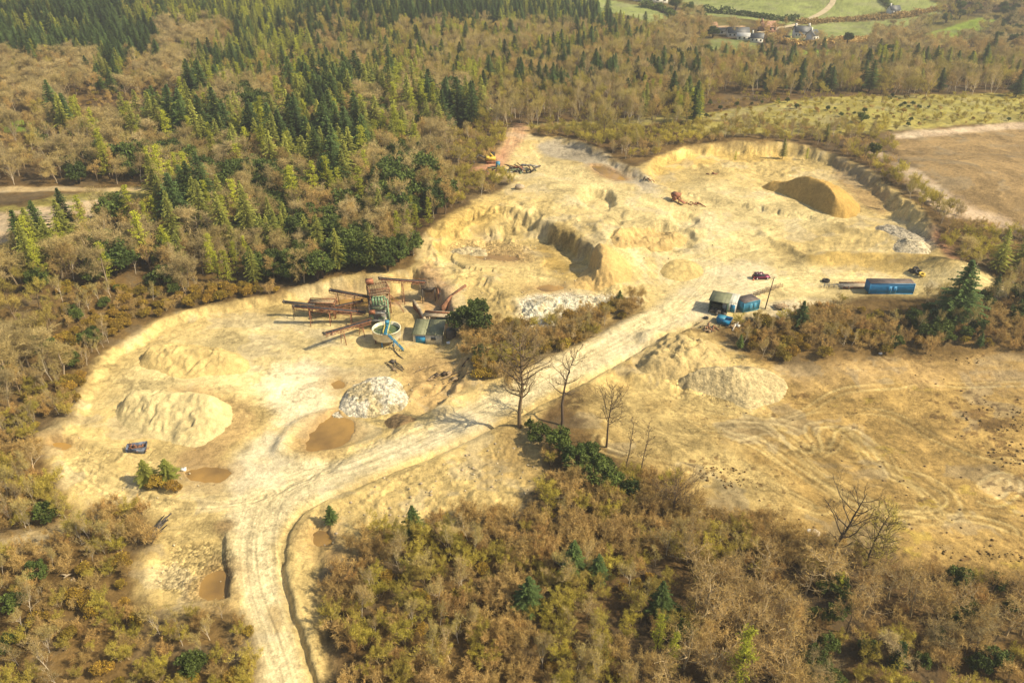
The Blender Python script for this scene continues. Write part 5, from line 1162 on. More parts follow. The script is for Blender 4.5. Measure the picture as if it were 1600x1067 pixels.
# concrete bay with the dark blue open tank
x, y = [float(v) for v in pt(683, 503, 0)]; g = gz(x, y); e = empty("loading_bay", (x, y, g), -.12)
b = MB(); b.box(0, 1.1, 2.2, 7.2, 3.0, .35); b.build("platform_slab", CONC, e); b = MB(); b.box(-3.3, .9, .9, .4, 3.2, 2.4); b.box(-1.9, -.3, .9, .35, .35, 2.4); b.box(3.2, 1.6, .9, .4, 2.0, 2.4); b.build("pier", CONC, e)
b = MB()
for k in range(5): b.box(-2.6, -.75 - .22 * k, 1.7 - .38 * k, .9, .25, .12)
b.build("steps", TIMB, e)
b = MB(); b.box(0, 1.1, 2.75, 6.6, .12, .5); b.build("kerb_timber", RUST, e); tag(e, "concrete loading bay with steps behind the green roofed shed", "bay")
def skip(px, py, L, W, H, rz, m, lab, fill=None, z=None, lidm=None):
    x, y, g = at(px, py); e = empty("skip", (x, y, g), rz); b = MB(); t = .08; k = .80
    for (s0, s1) in (((-1, -1), (1, -1)), ((1, -1), (1, 1)), ((1, 1), (-1, 1)), ((-1, 1), (-1, -1))):
        A = (s0[0] * L / 2 * k, s0[1] * W / 2 * .92, .1); B = (s1[0] * L / 2 * k, s1[1] * W / 2 * .92, .1); A2 = (s0[0] * L / 2, s0[1] * W / 2, H); B2 = (s1[0] * L / 2, s1[1] * W / 2, H)
        i_ = lambda p: (p[0] * .95, p[1] * .93, p[2]); b.add([A, B, B2, A2, i_(A), i_(B), i_(B2), i_(A2)], [(0, 1, 2, 3), (5, 4, 7, 6), (3, 2, 6, 7), (1, 0, 4, 5), (0, 3, 7, 4), (2, 1, 5, 6)])
    b.box(0, 0, .09, L * k, W * .92, .1); b.build("body", m, e)
    r = MB()
    for i in (-1, 1): r.beam((-L / 2, i * W / 2, H), (L / 2, i * W / 2, H), .12); r.beam((i * L / 2, -W / 2, H + .001), (i * L / 2, W / 2, H + .001), .11)
    for i in (-.5, 0, .5):
        for j in (-1, 1): r.beam((i * L * .8, j * (W / 2 * .94 + .03), .15), (i * L, j * (W / 2 + .03), H - .05), .08)
    r.build("rim", m, e)
    if fill:
        R = np.random.default_rng(int(px)); f = MB()
        for _ in range(38):
            p = np.array([R.uniform(-.4, .4) * L, R.uniform(-.36, .36) * W, H * R.uniform(.45, .9)]); d = rdir(R, 1)[0] * R.uniform(.4, 1.1); d[2] = abs(d[2]) * .7; f.beam(p - d * .4, p + d, .07 + R.uniform() * .18, .05 + R.uniform() * .1)
        f.build("scrap_load", fill, e)
    if lidm: f = MB(); f.box(-L * .2, 0, H + .1, L * .55, W * .98, .06); f.build("lid", lidm, e)
    tag(e, lab, "skip"); return e
skip(693, 499, 4.0, 1.9, 1.6, -.1, BLUE, "dark blue open tank standing at the right end of the loading bay")
skip(216, 706, 3.8, 2.1, 1.5, .25, mat("blue_grey_skip_paint", (.14, .17, .24), .6, .3, 1.2), "blue grey skip full of rusty scrap beside the large ribbed sand heap", RUST)
skip(1131, 505, 3.6, 2.2, 1.5, -.5, BLUE, "small dark blue skip with a light blue lid below the white shed", None, None, LBLUE)

# ---------------------------------------------------------------- settling tank
x, y = [float(v) for v in pt(603.5, 512, 4.1)]; g = gz(x, y); e = empty("settling_tank", (x, y, g)); H0 = FLOOR - g
b = MB(); r = 3.5; N = 40; ring = lambda r, z: [(r * math.cos(6.2832 * i / N), r * math.sin(6.2832 * i / N), z) for i in range(N)]
prof = [(.6, 1.15), (2.4, 1.25), (3.25, 1.75), (3.5, 2.1), (3.5, 4.05), (3.62, 4.08), (3.62, 4.2), (3.38, 4.2), (3.38, 2.2)]
V = sum([ring(a, c) for a, c in prof], []); F = [(k * N + i, k * N + (i + 1) % N, (k + 1) * N + (i + 1) % N, (k + 1) * N + i) for k in range(len(prof) - 1) for i in range(N)]
b.add(V, F); b.build("tank_shell", CREAM, e)
b = MB(); b.add(ring(3.39, 3.3), [tuple(range(N))]); b.build("water_surface", GWATER, e)
for i in range(6): a = 6.283 * i / 6 + .2; b = MB(); b.beam((2.9 * math.cos(a), 2.9 * math.sin(a), -.4), (2.9 * math.cos(a), 2.9 * math.sin(a), 1.8), .24); b.build("leg", BLUEP if i in (4, 5) else RUST, e)
b = MB(); b.box(.35, -.5, 4.35, 1.1, 6.6, .10); b.build("bridge_deck", LBLUE, e)
b = MB()
for s in (-.2, .9):
    for zz in (.5, 1.0): b.beam((s, -3.9, 4.4 + zz), (s, 2.9, 4.4 + zz), .07)
    for k in range(8): b.beam((s, -3.9 + k * .97, 4.4), (s, -3.9 + k * .97, 5.4), .07)
b.build("bridge_rail", YRAIL, e)
b = MB(); b.tube([(.3, 0, 2.5), (.3, 0, 5.6)], [.32, .32], 10, cap=True); b.box(.3, .1, 5.8, .9, .9, .7); b.build("rake_drive", LBLUE, e)
b = MB()
for s in (-.4, .4): b.beam((1.0, -3.6 + s, 4.3), (4.6, -4.1 + s, .15), .12, .25)
for k in range(12): t = (k + .5) / 12; b.box(1.0 + 3.6 * t, -3.6 - .5 * t, 4.3 - 4.15 * t + .1, .26, .8, .05)
b.build("stair", BLUEP, e)
b = MB()
for s in (-.45, .45): b.beam((1.0, -3.6 + s, 5.3), (4.6, -4.1 + s, 1.15), .06); [b.beam((1.0 + 3.6 * t, -3.6 - .5 * t + s, 4.3 - 4.15 * t), (1.0 + 3.6 * t, -3.6 - .5 * t + s, 5.3 - 4.15 * t), .06) for t in (0, .33, .66, 1)]
b.build("stair_rail", YRAIL, e)
b = MB(); b.tube([(1.6, -2.6, 1.0), (2.2, -4.2, .3), (3.6, -6.4, .05), (5.0, -8.0, -.1)], [.13] * 4, 7); b.build("outlet_pipe", DKST, e)
tag(e, "round cream settling tank of green water with a blue bridge across it", "tank")

# ---------------------------------------------------------------- sheds and cabins
def boxshed(name, px, py, L, W, H, rz, wallm, roofm, lab, cat, pitch=0.0, over=.15, door=None, doorm=None, openface=False, base=0.0, ribs=True, two=None):
    """px, py: middle of the front foot; L along x, W in depth, front at -y"""
    x, y, g = at(px, py); e = empty(name, (x, y, g), rz); w = MB(); t = .12
    if not openface: w.box(0, t / 2, H / 2 + base - .2, L, t, H + .4)
    w.box(0, W - t / 2, (H + pitch) / 2 + base - .2, L, t, H + pitch + .4)
    for s in (-1, 1):
        X = s * (L / 2 - t / 2); w.add([(X - t / 2, t, base - .4), (X + t / 2, t, base - .4), (X + t / 2, W - t, base - .4), (X - t / 2, W - t, base - .4), (X - t / 2, t, base + H), (X + t / 2, t, base + H), (X + t / 2, W - t, base + H + pitch), (X - t / 2, W - t, base + H + pitch)],
              [(3, 2, 1, 0), (4, 5, 6, 7), (0, 1, 5, 4), (1, 2, 6, 5), (2, 3, 7, 6), (3, 0, 4, 7)])
    if ribs:
        for k in range(int(L / .6)):
            q = -L / 2 + .3 + k * .6
            if not openface: w.box(q, -.02, H / 2 + base, .14, .05, H * .96)
    w.build("wall", wallm, e)
    parts = [(-L / 2 - over, L / 2 + over, roofm)] if not two else [(-L / 2 - over, two[0], roofm), (two[0] + .03, L / 2 + over, two[1])]
    for a, c, rm in parts:
        r = MB(); z0 = base + H + .02 - over * pitch / W; z1 = base + H + pitch + .02 + over * pitch / W
        r.add([(a, -over, z0), (c, -over, z0), (c, W + over, z1), (a, W + over, z1), (a, -over, z0 + .1), (c, -over, z0 + .1), (c, W + over, z1 + .1), (a, W + over, z1 + .1)], [(3, 2, 1, 0), (4, 5, 6, 7), (0, 1, 5, 4), (1, 2, 6, 5), (2, 3, 7, 6), (3, 0, 4, 7)])
        for k in range(int((c - a) / .9)): q = a + .45 + k * .9; r.beam((q, -over, z0 + .12), (q, W + over, z1 + .12), .07, .05)
        r.build("roof", rm, e)
    if door:
        for dx, dw, dh, dm in door:
            d = MB(); d.box(dx, -.07, base + dh / 2 + .1, dw, .08, dh); d.box(dx, -.13, base + dh / 2 + .1, .05, .04, dh * .95); o = d.build("door", dm, e)
            k = MB(); k.box(dx + .15, -.17, base + 1.0, .05, .06, .35); k.build("handle", GALV, o)
    tag(e, lab, cat); return e
e = boxshed("shed", 668, 537, 7.2, 6.6, 2.6, -.06, CREAM, GRNROOF, "cream shed with a grey green roof in two halves and a blue door", "shed", .5, .3, [(-1.7, 2.5, 2.0, BLUEP)], two=(-.3, GRNROOF2))
b = MB(); b.box(1.6, -.08, 1.5, 1.2, .06, .8); b.build("window", GLASS, e)
x, y, g = at(705, 527); e = empty("water_tank", (x, y, g)); b = MB(); N = 24; V = ring(1.25, -.2) ; V = [(1.25 * math.cos(6.283 * i / N), 1.25 * math.sin(6.283 * i / N), z) for z in (-.2, 2.0) for i in range(N)]
b.tube([(0, 0, -.2), (0, 0, .6), (0, 0, 2.0), (0, 0, 2.25), (0, 0, 2.4)], [1.25, 1.25, 1.25, 1.1, .35], 24, cap=True)
for z in (.5, 1.0, 1.5): b.tube([(0, 0, z), (0, 0, z + .08)], [1.29, 1.29], 24)
b.build("tank_body", DKST, e); b = MB(); b.tube([(0, 0, 2.4), (0, 0, 2.55)], [.4, .4], 12, cap=True); b.build("lid", BLK, e); tag(e, "small black round water tank beside the cream shed", "tank")
# the group of sheds by the entrance
e = boxshed("open_shed", 1120, 492, 4.6, 5.0, 3.4, -.42, GREENSHED, GRNROOF2, "dark green open fronted shed left of the white one", "shed", .3, .2, openface=True)
b = MB(); R = np.random.default_rng(3)
for _ in range(16): p = np.array([R.uniform(-1.8, 1.8), R.uniform(-1.2, 2.5), R.uniform(.1, .9)]); b.box(*p, *R.uniform(.3, 1.1, 3), rz=R.uniform(0, 3))
b.build("stored_scrap", DKST, e)
e = boxshed("white_shed", 1138, 488, 3.4, 4.4, 2.5, -.42, WALLW, mat("pale_grey_sheet_roof", (.50, .50, .44), .6, .12, .7), "narrow white shed between the green open shed and the blue container", "shed", .5, .1, [(.9, 1.2, 2.0, BLUEP)])
def container(px, py, L, W, H, rz, m, rm, lab, doors=1):
    x, y, g = at(px, py); e = empty("container", (x, y, g), rz); b = MB()
    b.box(0, W / 2, H / 2 + .15, L - .06, W - .06, H - .06)
    n = int(L / .28)
    for k in range(n): q = -L / 2 + (k + .5) * L / n; b.box(q, -.005, H / 2 + .15, L / n * .5, .05, H - .3); b.box(q, W + .005, H / 2 + .15, L / n * .5, .05, H - .3)
    for k in range(int(W / .28)): q = (k + .5) * W / int(W / .28); b.box(-L / 2, q, H / 2 + .15, .05, .14, H - .3)
    b.build("body", m, e)
    f = MB()
    for i in (-1, 1):
        for j in (0, W): f.box(i * (L / 2 - .04), j, H / 2 + .15, .16, .16, H)
        f.box(0, (i + 1) / 2 * W, .18, L - .2, .17, .17); f.box(0, (i + 1) / 2 * W, H + .10, L - .2, .17, .14)
    f.build("corner_frame", m, e)
    r = MB(); r.box(0, W / 2, H + .18, L + .04, W + .04, .06)
    for k in range(int(L / .6)): r.box(-L / 2 + .3 + k * .6, W / 2, H + .225, .1, W - .1, .04)
    r.build("roof", rm, e)
    for k in range(doors):
        d = MB(); q = -L * .05 + k * 1.3; d.box(q, -.05, 1.25, 1.1, .07, 2.0); o = d.build("door", m, e); hn = MB(); hn.box(q + .35, -.11, 1.2, .06, .05, 1.2); hn.build("handle", GALV, o)
    tag(e, lab, "container"); return e
container(1391, 461, 11.6, 3.0, 2.9, -.02, BLUE, ROOFG, "long blue site cabin with a grey brown roof beside the pale track", 2)
e = container(1173, 487, 5.0, 3.6, 2.7, .42, LBLUE, ROOFG, "light blue container with a dark roof next to the leaning pole", 2)
# pole
x, y, g = at(1195, 484); e = empty("utility_pole", (x, y, g)); b = MB(); b.tube([(0, 0, -.4), (.45, 0, 4.5), (.95, .1, 9.0)], [.17, .14, .10], 8, cap=True); b.build("pole", DARKBARK, e); b = MB(); b.beam((.4, .1, 8.6), (1.4, .1, 8.7), .1); b.build("crossarm", TIMB, e)
tag(e, "dark leaning utility pole beside the light blue container", "pole")
def railing(a, b_, lab, m, h=1.1, posts=6, two=.8):
    A = np.array(at(*a)); B = np.array(at(*b_)); e = empty("railing", tuple(A)); d = B - A; L = np.linalg.norm(d[:2]); u = d / L; s = np.array([-u[1], u[0], 0]) * two
    r = MB(); p = MB()
    for off in (0, 1):
        for z in (h * .5, h): r.beam(s * off + [0, 0, z], d + s * off + [0, 0, z], .10)
        for k in range(posts): q = d * k / (posts - 1) + s * off; p.beam(q + [0, 0, -.3], q + [0, 0, h], .12)
    for k in range(posts): q = d * k / (posts - 1); p.beam(q + [0, 0, h * .5], q + s + [0, 0, h * .5], .08)
    r.build("rail", m, e); p.build("posts", m, e); tag(e, lab, "railing")
railing((1180, 465), (1222, 450), "low timber railing slanting away behind the light blue container", TIMB, 1.0, 7)
railing((1287, 451), (1326, 453), "grey handrail in front of the weighbridge", GALV, 1.1, 6)
# weighbridge
A = np.array(at(1320, 448)); B = np.array(at(1366, 449)); L = B[0] - A[0] + 2; e = empty("weighbridge", tuple((A + B) / 2)); b = MB(); b.box(0, .3, .25, L, 2.6, .16); b.build("deck", CONC, e)
for s in (-1.2, 1.8): b = MB(); b.box(0, s, .34, L + .3, .28, .38); b.build("side_beam", RUST, e)
b = MB(); [b.box(-L / 2 + .3 + k * L / 5, .3, .05, .3, 2.7, .3) for k in range(6)]; b.build("cross_beams", RUST, e); tag(e, "low rusty weighbridge deck butting against the long blue cabin", "weighbridge")
def tyre(px, py, R_, wdt, lab, tilt=0.0, lift=0.0, m=BLK, hub=None, dx=0, dy=0):
    x, y, g = at(px, py); e = empty("tyre", (x + dx, y + dy, g + lift + wdt / 2)); e.rotation_euler = (tilt, 0, .3); b = MB(); N = 28; pr = [(R_ * .52, -wdt * .36), (R_ * .8, -wdt * .5), (R_ * .97, -wdt * .4), (R_, 0), (R_ * .97, wdt * .4), (R_ * .8, wdt * .5), (R_ * .52, wdt * .36)]
    V = [(r_ * math.cos(6.2832 * i / N), r_ * math.sin(6.2832 * i / N), z) for r_, z in pr for i in range(N)]; k = len(pr); F = [(a * N + i, a * N + (i + 1) % N, ((a + 1) % k) * N + (i + 1) % N, ((a + 1) % k) * N + i) for a in range(k) for i in range(N)]
    b.add(V, F); b.build("casing", m, e); b = MB(); [b.box(R_ * 1.0 * math.cos(6.2832 * i / 20), R_ * 1.0 * math.sin(6.2832 * i / 20), 0, .08, .10, wdt * .9, rz=6.2832 * i / 20) for i in range(20)]; b.build("tread", m, e)
    tag(e, lab, "tyre", "loose tyres"); return e
tyre(1290, 441, .95, .6, "single large tyre lying flat left of the weighbridge")
tyre(1430, 426, .95, .6, "upper tyre of the heap at the far end of the cabin", .9, .25); tyre(1434, 428, 1.0, .6, "black tyre leaning in the middle of the tyre heap", .5, .1)
tyre(1424, 427, .9, .55, "leftmost tyre of the heap beyond the cabin", .1, 0)
tyre(1440, 431, .85, .5, "yellow brown tyre at the front of the heap beyond the cabin", .3, 0, YEL)
tyre(1103, 498, .6, .35, "small tyre lying below the green open shed")
# pickup
def vehicle(px, py, rz):
    x, y, g = at(px, py); e = empty("off_road_car", (x, y, g), rz); b = MB()
    sec = [(-2.3, .45, 1.0), (-2.25, .42, 1.12), (-1.0, .40, 1.12), (1.0, .40, 1.10), (1.15, .42, 1.05), (2.15, .42, .95), (2.3, .5, .75)]
    V = []; 
    for X_s, z0, z1 in sec:
        hw = .88 if abs(X_s) < 2.2 else .78
        V += [(X_s, -hw * .95, z0), (X_s, hw * .95, z0), (X_s, hw, z0 + .25), (X_s, hw * .94, z1), (X_s, -hw * .94, z1), (X_s, -hw, z0 + .25)]
    n = len(sec); F = [(k * 6 + i, k * 6 + (i + 1) % 6, (k + 1) * 6 + (i + 1) % 6, (k + 1) * 6 + i) for k in range(n - 1) for i in range(6)] + [(5, 4, 3, 2, 1, 0), tuple((n - 1) * 6 + i for i in range(6))]
    b.add(V, F); b.build("body", PLUM, e)
    c = MB(); cab = [(-2.15, 1.1, .80), (-1.95, 1.68, .66), (.35, 1.70, .66), (.95, 1.08, .80)]; V = sum([[(a, -w_, z), (a, w_, z)] for a, z, w_ in cab], []); V2 = [(-2.15, -.8, 1.08), (-2.15, .8, 1.08)]
    c.add(V, [(0, 1, 3, 2), (4, 5, 7, 6), (0, 2, 4, 6), (7, 5, 3, 1), (6, 7, 1, 0)]); c.build("windows", GLASS, e)
    r = MB(); r.box(-.8, 0, 1.73, 2.4, 1.34, .06); r.build("roof", PLUM, e)
    r = MB(); [r.beam((-1.9, s * .6, 1.82), (.3, s * .6, 1.82), .05) for s in (-1, 1)]; [r.beam((q, -.6, 1.82), (q, .6, 1.82), .05) for q in (-1.5, -.2)]; r.build("roof_rack", CHROME, e)
    for q in (-1.45, 1.45):
        for s in (-1, 1):
            k = MB(); k.tube([(q, s * .66, .38), (q, s * .92, .38)], [.38, .38], 18, cap=True); wo = k.build("wheel", BLK, e); k = MB(); k.tube([(q, s * .9, .38), (q, s * .94, .38)], [.2, .2], 12, cap=True); k.build("rim", CHROME, wo)
    for s in (-1, 1):
        k = MB(); k.box(2.28, s * .6, .82, .08, .3, .16); k.build("headlight", WHT, e); k = MB(); k.box(-2.31, s * .7, .9, .06, .14, .3); k.build("tail_light", ORNG, e); k = MB(); k.box(.75, s * .98, 1.12, .12, .18, .14); k.build("mirror", BLK, e)
    k = MB(); k.box(2.33, 0, .55, .12, 1.6, .18); k.box(-2.35, 0, .55, .12, 1.6, .18); k.build("bumper", DKST, e)
    tag(e, "plum coloured off road car parked alone on the pale yard", "car"); return e
vehicle(1189, 436, .06)
x, y, g = at(1177, 439); e = empty("traffic_cone", (x, y, g)); b = MB(); b.tube([(0, 0, .03), (0, 0, .75)], [.2, .04], 12, cap=True); b.build("cone", ORNG, e); b = MB(); b.box(0, 0, .03, .45, .45, .05); b.build("base", ORNG, e); b = MB(); b.tube([(0, 0, .33), (0, 0, .48)], [.135, .105], 12); b.build("reflective_band", WHT, e); tag(e, "orange traffic cone behind the plum car", "cone")
# flatbed trailer
x, y, g = at(1219, 483); e = empty("trailer", (x, y, g), .25); b = MB(); [b.box(0, -1.0 + k * .34, .7, 3.4, .28, .07) for k in range(7)]; b.build("deck", TIMB, e); b = MB(); b.beam((-1.7, -.9, .6), (2.6, -.1, .5), .1); b.beam((-1.7, .9, .6), (2.6, .1, .5), .1); [b.beam((q, -1.05, .6), (q, 1.05, .6), .1) for q in (-1.6, 0, 1.6)]; b.build("chassis", DKST, e)
for s in (-1, 1): b = MB(); b.tube([(-.3, s * .95, .32), (-.3, s * 1.15, .32)], [.32, .32], 14, cap=True); b.build("wheel", BLK, e)
b = MB(); [b.beam((q, s * 1.1, .7), (q, s * 1.1, 1.15), .07) for q in (-1.6, 0, 1.6) for s in (-1, 1)]; [b.beam((-1.65, s * 1.1, 1.15), (1.65, s * 1.1, 1.15), .07) for s in (-1, 1)]; b.build("side_rail", TIMB, e)
tag(e, "small timber flatbed trailer at the foot of the leaning pole", "trailer")
# scrap lying about
def scraps(name, px, py, n, L, sprd, ms, lab, cat, seed, up=.3, thick=.12, ang=None):
    x, y, g = at(px, py); e = empty(name, (x, y, g)); R = np.random.default_rng(seed)
    for q, m in enumerate(ms):
        b = MB()
        for i in range(n // len(ms)):
            p = np.array([R.normal() * sprd[0], R.normal() * sprd[1], 0]); a = (R.uniform(0, 3.14) if ang is None else ang + R.normal() * .22); l = L * R.uniform(.4, 1); d = np.array([math.cos(a), math.sin(a), 0]) * l / 2
            za = gz(x + p[0] - d[0], y + p[1] - d[1]) - g + R.uniform(.05, up); zb = gz(x + p[0] + d[0], y + p[1] + d[1]) - g + R.uniform(.05, up); t = thick * R.uniform(.6, 1.5)
            if i % 4 == 3: b.box(p[0], p[1], za * .5 + .25, l * .3, l * .22, .5 * R.uniform(.4, 1.4), rz=a)
            else: b.tube([p - d + [0, 0, za], p + R.normal(size=3) * .1 * l * .5 + [0, 0, (za + zb) / 2 + .08], p + d + [0, 0, zb]], [t, t, t], 6, cap=True)
        b.build(("beams", "pipes", "plates", "sheets")[q % 4], m, e)
    tag(e, lab, cat); return e
scraps("scrap_pile", 1108, 512, 22, 2.2, (1.7, .8), [DKST, RUST, TIMB], "scatter of scrap and timber below the sheds at the field edge", "scrap", 5)
scraps("plank_stack", 1148, 512, 10, 2.6, (.8, .5), [WHT, TIMB], "loose pale planks lying right of the small blue skip", "planks", 6)
scraps("plank", 1106, 518, 4, 2.2, (.3, .3), [TIMB], "bundle of timbers lying in front of the scrap scatter", "timber", 16, .3, .14, .1)
scraps("pipe_bundle", 247, 833, 16, 5.4, (.5, 1.3), [BLK, DKST], "tangled bundle of long black pipes at the corner of the settling bay", "pipes", 7, 1.3, .13, 1.25)
scraps("rock_pile", 133, 895, 14, 1.6, (1.2, 1.0), [CONC, TIMB], "pile of pale broken slabs in the bottom left thicket", "slabs", 8, .5, .14)
scraps("timber_pile", 700, 588, 20, 4.0, (3.2, 1.6), [TIMB, DARKBARK], "scattered logs and timbers on the lumpy ground below the cream shed", "timber", 9, .35, .10, .75)
scraps("timber_pile", 620, 570, 8, 6.0, (1.2, 1.4), [TIMB, DKST], "dark pipes and poles running down from under the settling tank", "timber", 10, .25, .09, -.75)
scraps("scrap_pile", 806, 268, 34, 7.0, (4.0, 1.3), [OLDGREEN, DKST, RUST, GALV], "long heap of dismantled green and grey machinery beside the red track", "scrap", 11, 1.8, .22)
tyre(826, 271, 1.0, .7, "big tyre at the right end of the dismantled machinery", 1.2, .3)
scraps("scrap_pile", 755, 270, 9, 2.0, (1.6, .6), [DKST, RUST], "small dark scrap heap left of the dismantled machinery", "scrap", 12, .6)
x, y, g = at(778, 262); e = empty("oil_drum", (x, y, g)); b = MB(); b.tube([(0, 0, 0), (0, 0, 2.0)], [.8, .8], 14, cap=True); b.build("drum_body", LBLUE, e); b = MB(); [b.tube([(0, 0, z), (0, 0, z + .1)], [.85, .85], 14) for z in (.6, 1.3)]; b.build("hoops", BLUE, e); tag(e, "blue drum at the left end of the dismantled machinery", "drum")
# rusty red machine on the upper terrace
x, y, g = at(1057, 315); e = empty("rusty_crusher", (x, y, g), -.7); b = MB(); b.box(-.6, .4, 1.9, 2.2, 1.8, 1.4, taper=1.3); b.build("feed_box", RUSTRED, e)
b = MB(); [b.beam((q, s, -.2), (q * .7, s * .7, 1.6), .2) for q in (-1.6, 1.4) for s in (-.9, .9)]; b.build("frame", RUST, e); b = MB(); b.beam((.2, 0, 1.2), (3.4, -.6, .3), 1.0, .3); b.build("chute", RUSTRED, e)
b = MB(); b.tube([(-.2, -.95, 1.3), (-.2, -1.25, 1.3)], [.75, .75], 18, cap=True); b.build("flywheel", RUSTRED, e); tag(e, "rusty red crusher standing alone on the upper terrace", "crusher")
scraps("scrap_pile", 1080, 319, 12, 2.2, (2.2, .5), [RUSTRED, RUST], "low trail of reddish scrap right of the rusty crusher", "scrap", 13, .3)
scraps("scrap_pile", 1011, 283, 8, 1.5, (.8, .5), [RUST, DKST], "small rusty scrap at the tip of the grey bank", "scrap", 14, 1.0, .2)
scraps("scrap_pile", 1113, 273, 6, 1.6, (1.2, .4), [RUST], "low rusty lump on the floor of the right basin", "scrap", 15, .5, .2)
# excavator
x, y, g = at(768, 255); e = empty("excavator", (x, y, g), .18); 
for s in (-1.2, 1.2):
    b = MB(); V = [(a, s + q, z) for q in (-.35, .35) for a, z in ((-2.2, .35), (-1.8, 0), (1.8, 0), (2.2, .35), (2.2, .65), (1.8, .95), (-1.8, .95), (-2.2, .65))]
    b.add(V, [tuple(range(8)), tuple(range(15, 7, -1))] + [(i, i + 8, (i + 1) % 8 + 8, (i + 1) % 8) for i in range(8)]); b.build("crawler_track", RUST, e)
b = MB(); b.box(-.4, 0, 1.7, 3.6, 2.5, 1.1); b.box(-1.6, 0, 2.0, 1.2, 2.4, 1.3); b.build("body", YEL, e); b = MB(); b.box(.5, .75, 2.8, 1.6, 1.1, 1.6, taper=.9); b.build("cab", BLK, e)
b = MB(); b.box(1.32, .75, 2.9, .06, .9, 1.1); b.build("cab_window", GLASS, e)
b = MB(); b.beam((.9, -.3, 2.0), (-.6, -.5, 3.6), .45, .6); b.build("counterweight_cover", YEL, e)
b = MB(); b.beam((-2.2, -.3, 1.9), (-4.6, -.2, 3.2), .4, .5); b.beam((-4.6, -.2, 3.2), (-6.6, 0, 1.2), .35, .45); b.build("boom_arm", DKST, e); b = MB(); b.box(-6.7, 0, .6, 1.0, 1.2, .9, taper=.7); b.build("bucket", DKST, e)
tag(e, "yellow tracked excavator with a dark cab on the red track", "excavator")
# white sheet, boulders, flat slab
x, y, g = at(287, 735); b = MB(); b.box(0, 0, .25, 1.1, .7, .45, taper=.8); b.box(.35, .1, .5, .4, .4, .2); o = b.build("plastic_drum", WHT); o.location = (x, y, g); tag(o, "small white plastic tub at the edge of the muddy pool", "tub")
def rock(px, py, s, lab, m, grp=None, name="boulder"):
    x, y, g = at(px, py); R = np.random.default_rng(int(px * 7 + py)); b = MB(); V = []; N = 10; M = 6
    for j in range(M):
        for i in range(N): th = math.pi * (j + .5) / M; a = 6.283 * i / N; r_ = s * R.uniform(.8, 1.12); V.append((r_ * math.sin(th) * math.cos(a) * 1.2, r_ * math.sin(th) * math.sin(a), r_ * math.cos(th) * .7 + s * .4))
    F = [(j * N + i, (j + 1) * N + i, (j + 1) * N + (i + 1) % N, j * N + (i + 1) % N) for j in range(M - 1) for i in range(N)] + [tuple(range(N)), tuple(range(M * N - 1, (M - 1) * N - 1, -1))]
    b.add(V, F); o = b.build(name, m); o.location = (x, y, g); tag(o, lab, name, grp)
rock(1272, 838, .9, "largest pale boulder at the edge of the rutted field", CONC); rock(1265, 834, .6, "middle sized white boulder touching the largest one", WHT); rock(1259, 838, .4, "smallest white boulder left of the other two", WHT)
rock(812, 296, 1.5, "flat grey slab at the lip of the upper quarry face", CONC, name="slab"); rock(1375, 554, .4, "small white stone at the top edge of the rutted field", WHT); rock(701, 537, .5, "small white object between the cream shed and black tank", WHT, name="stone"); rock(520, 524, .4, "small pale stone on the pit floor", CONC, name="stone")
R = np.random.default_rng(9)
for k in range(46):
    a, b_ = R.uniform(1150, 1600), R.uniform(590, 880); rock(a, b_, R.uniform(.12, .25), "small dark clod lying on the large rutted field", mat("dark_soil", (.16, .10, .045), .95, .2, 2), "clods on the rutted field", "clod")
for k in range(40):
    t = R.uniform(); a = 500 + t * 340; b_ = 800 - t * 120 + R.uniform(-15, 60); rock(a, b_, R.uniform(.1, .28), "small pale stone strewn on the bank below the track", CONC, "stones on the bank below the track", "stone")

# ---------------------------------------------------------------- the far village, lane hedges and poles
def house(name, px, py, L, W, H, RH, rz, wallm, roofm, lab, wins=4, chim=1, cat="house"):
    x, y = P(px, py); g = gz(x, y); L *= .85; W *= .85; H *= .85; RH *= .85; e = empty(name, (x, y, g), rz); b = MB()
    b.box(0, 0, H / 2 - .5, L, W, H + 1); b.add([(-L / 2, -W / 2, H), (-L / 2, W / 2, H), (-L / 2, 0, H + RH), (L / 2, -W / 2, H), (L / 2, W / 2, H), (L / 2, 0, H + RH)], [(0, 2, 1), (3, 4, 5)]); b.build("wall", wallm, e)
    r = MB(); o = .4
    for s in (-1, 1): r.add([(-L / 2 - o, s * (W / 2 + o), H - o * RH / W * 2), (L / 2 + o, s * (W / 2 + o), H - o * RH / W * 2), (L / 2 + o, 0, H + RH + .1), (-L / 2 - o, 0, H + RH + .1), (-L / 2 - o, s * (W / 2 + o), H - o * RH / W * 2 + .2), (L / 2 + o, s * (W / 2 + o), H - o * RH / W * 2 + .2), (L / 2 + o, 0, H + RH + .35), (-L / 2 - o, 0, H + RH + .35)], [(0, 1, 2, 3), (7, 6, 5, 4), (0, 4, 5, 1), (1, 5, 6, 2), (3, 7, 4, 0)])
    ro = r.build("roof", roofm, e)
    for k in range(chim): c = MB(); c.box((-1 if k == 0 else 1) * (L / 2 - .8), 0, H + RH + .6, 1.0, 1.2, 2.4); c.build("chimney", wallm, ro)
    for k in range(wins): w_ = MB(); w_.box(-L / 2 + L * (k + .5) / wins, -W / 2 - .03, H * .55, L / wins * .4, .08, 1.2); w_.build("window", GLASS, e)
    tag(e, lab, cat); return e
house("barn", 1152, 57, 16, 9, 3.6, 3.0, -.05, WALLW, SLATE, "long dark roofed barn with white walls in the hazy valley", 5, 0, "barn")
house("barn", 1166, 62, 14, 6, 2.6, 1.8, -.2, WALLW, mat("pale_sheet_roof", (.58, .58, .56), .5, .1, .5), "low pale roofed barn in front of the dark roofed one", 4, 0, "barn")
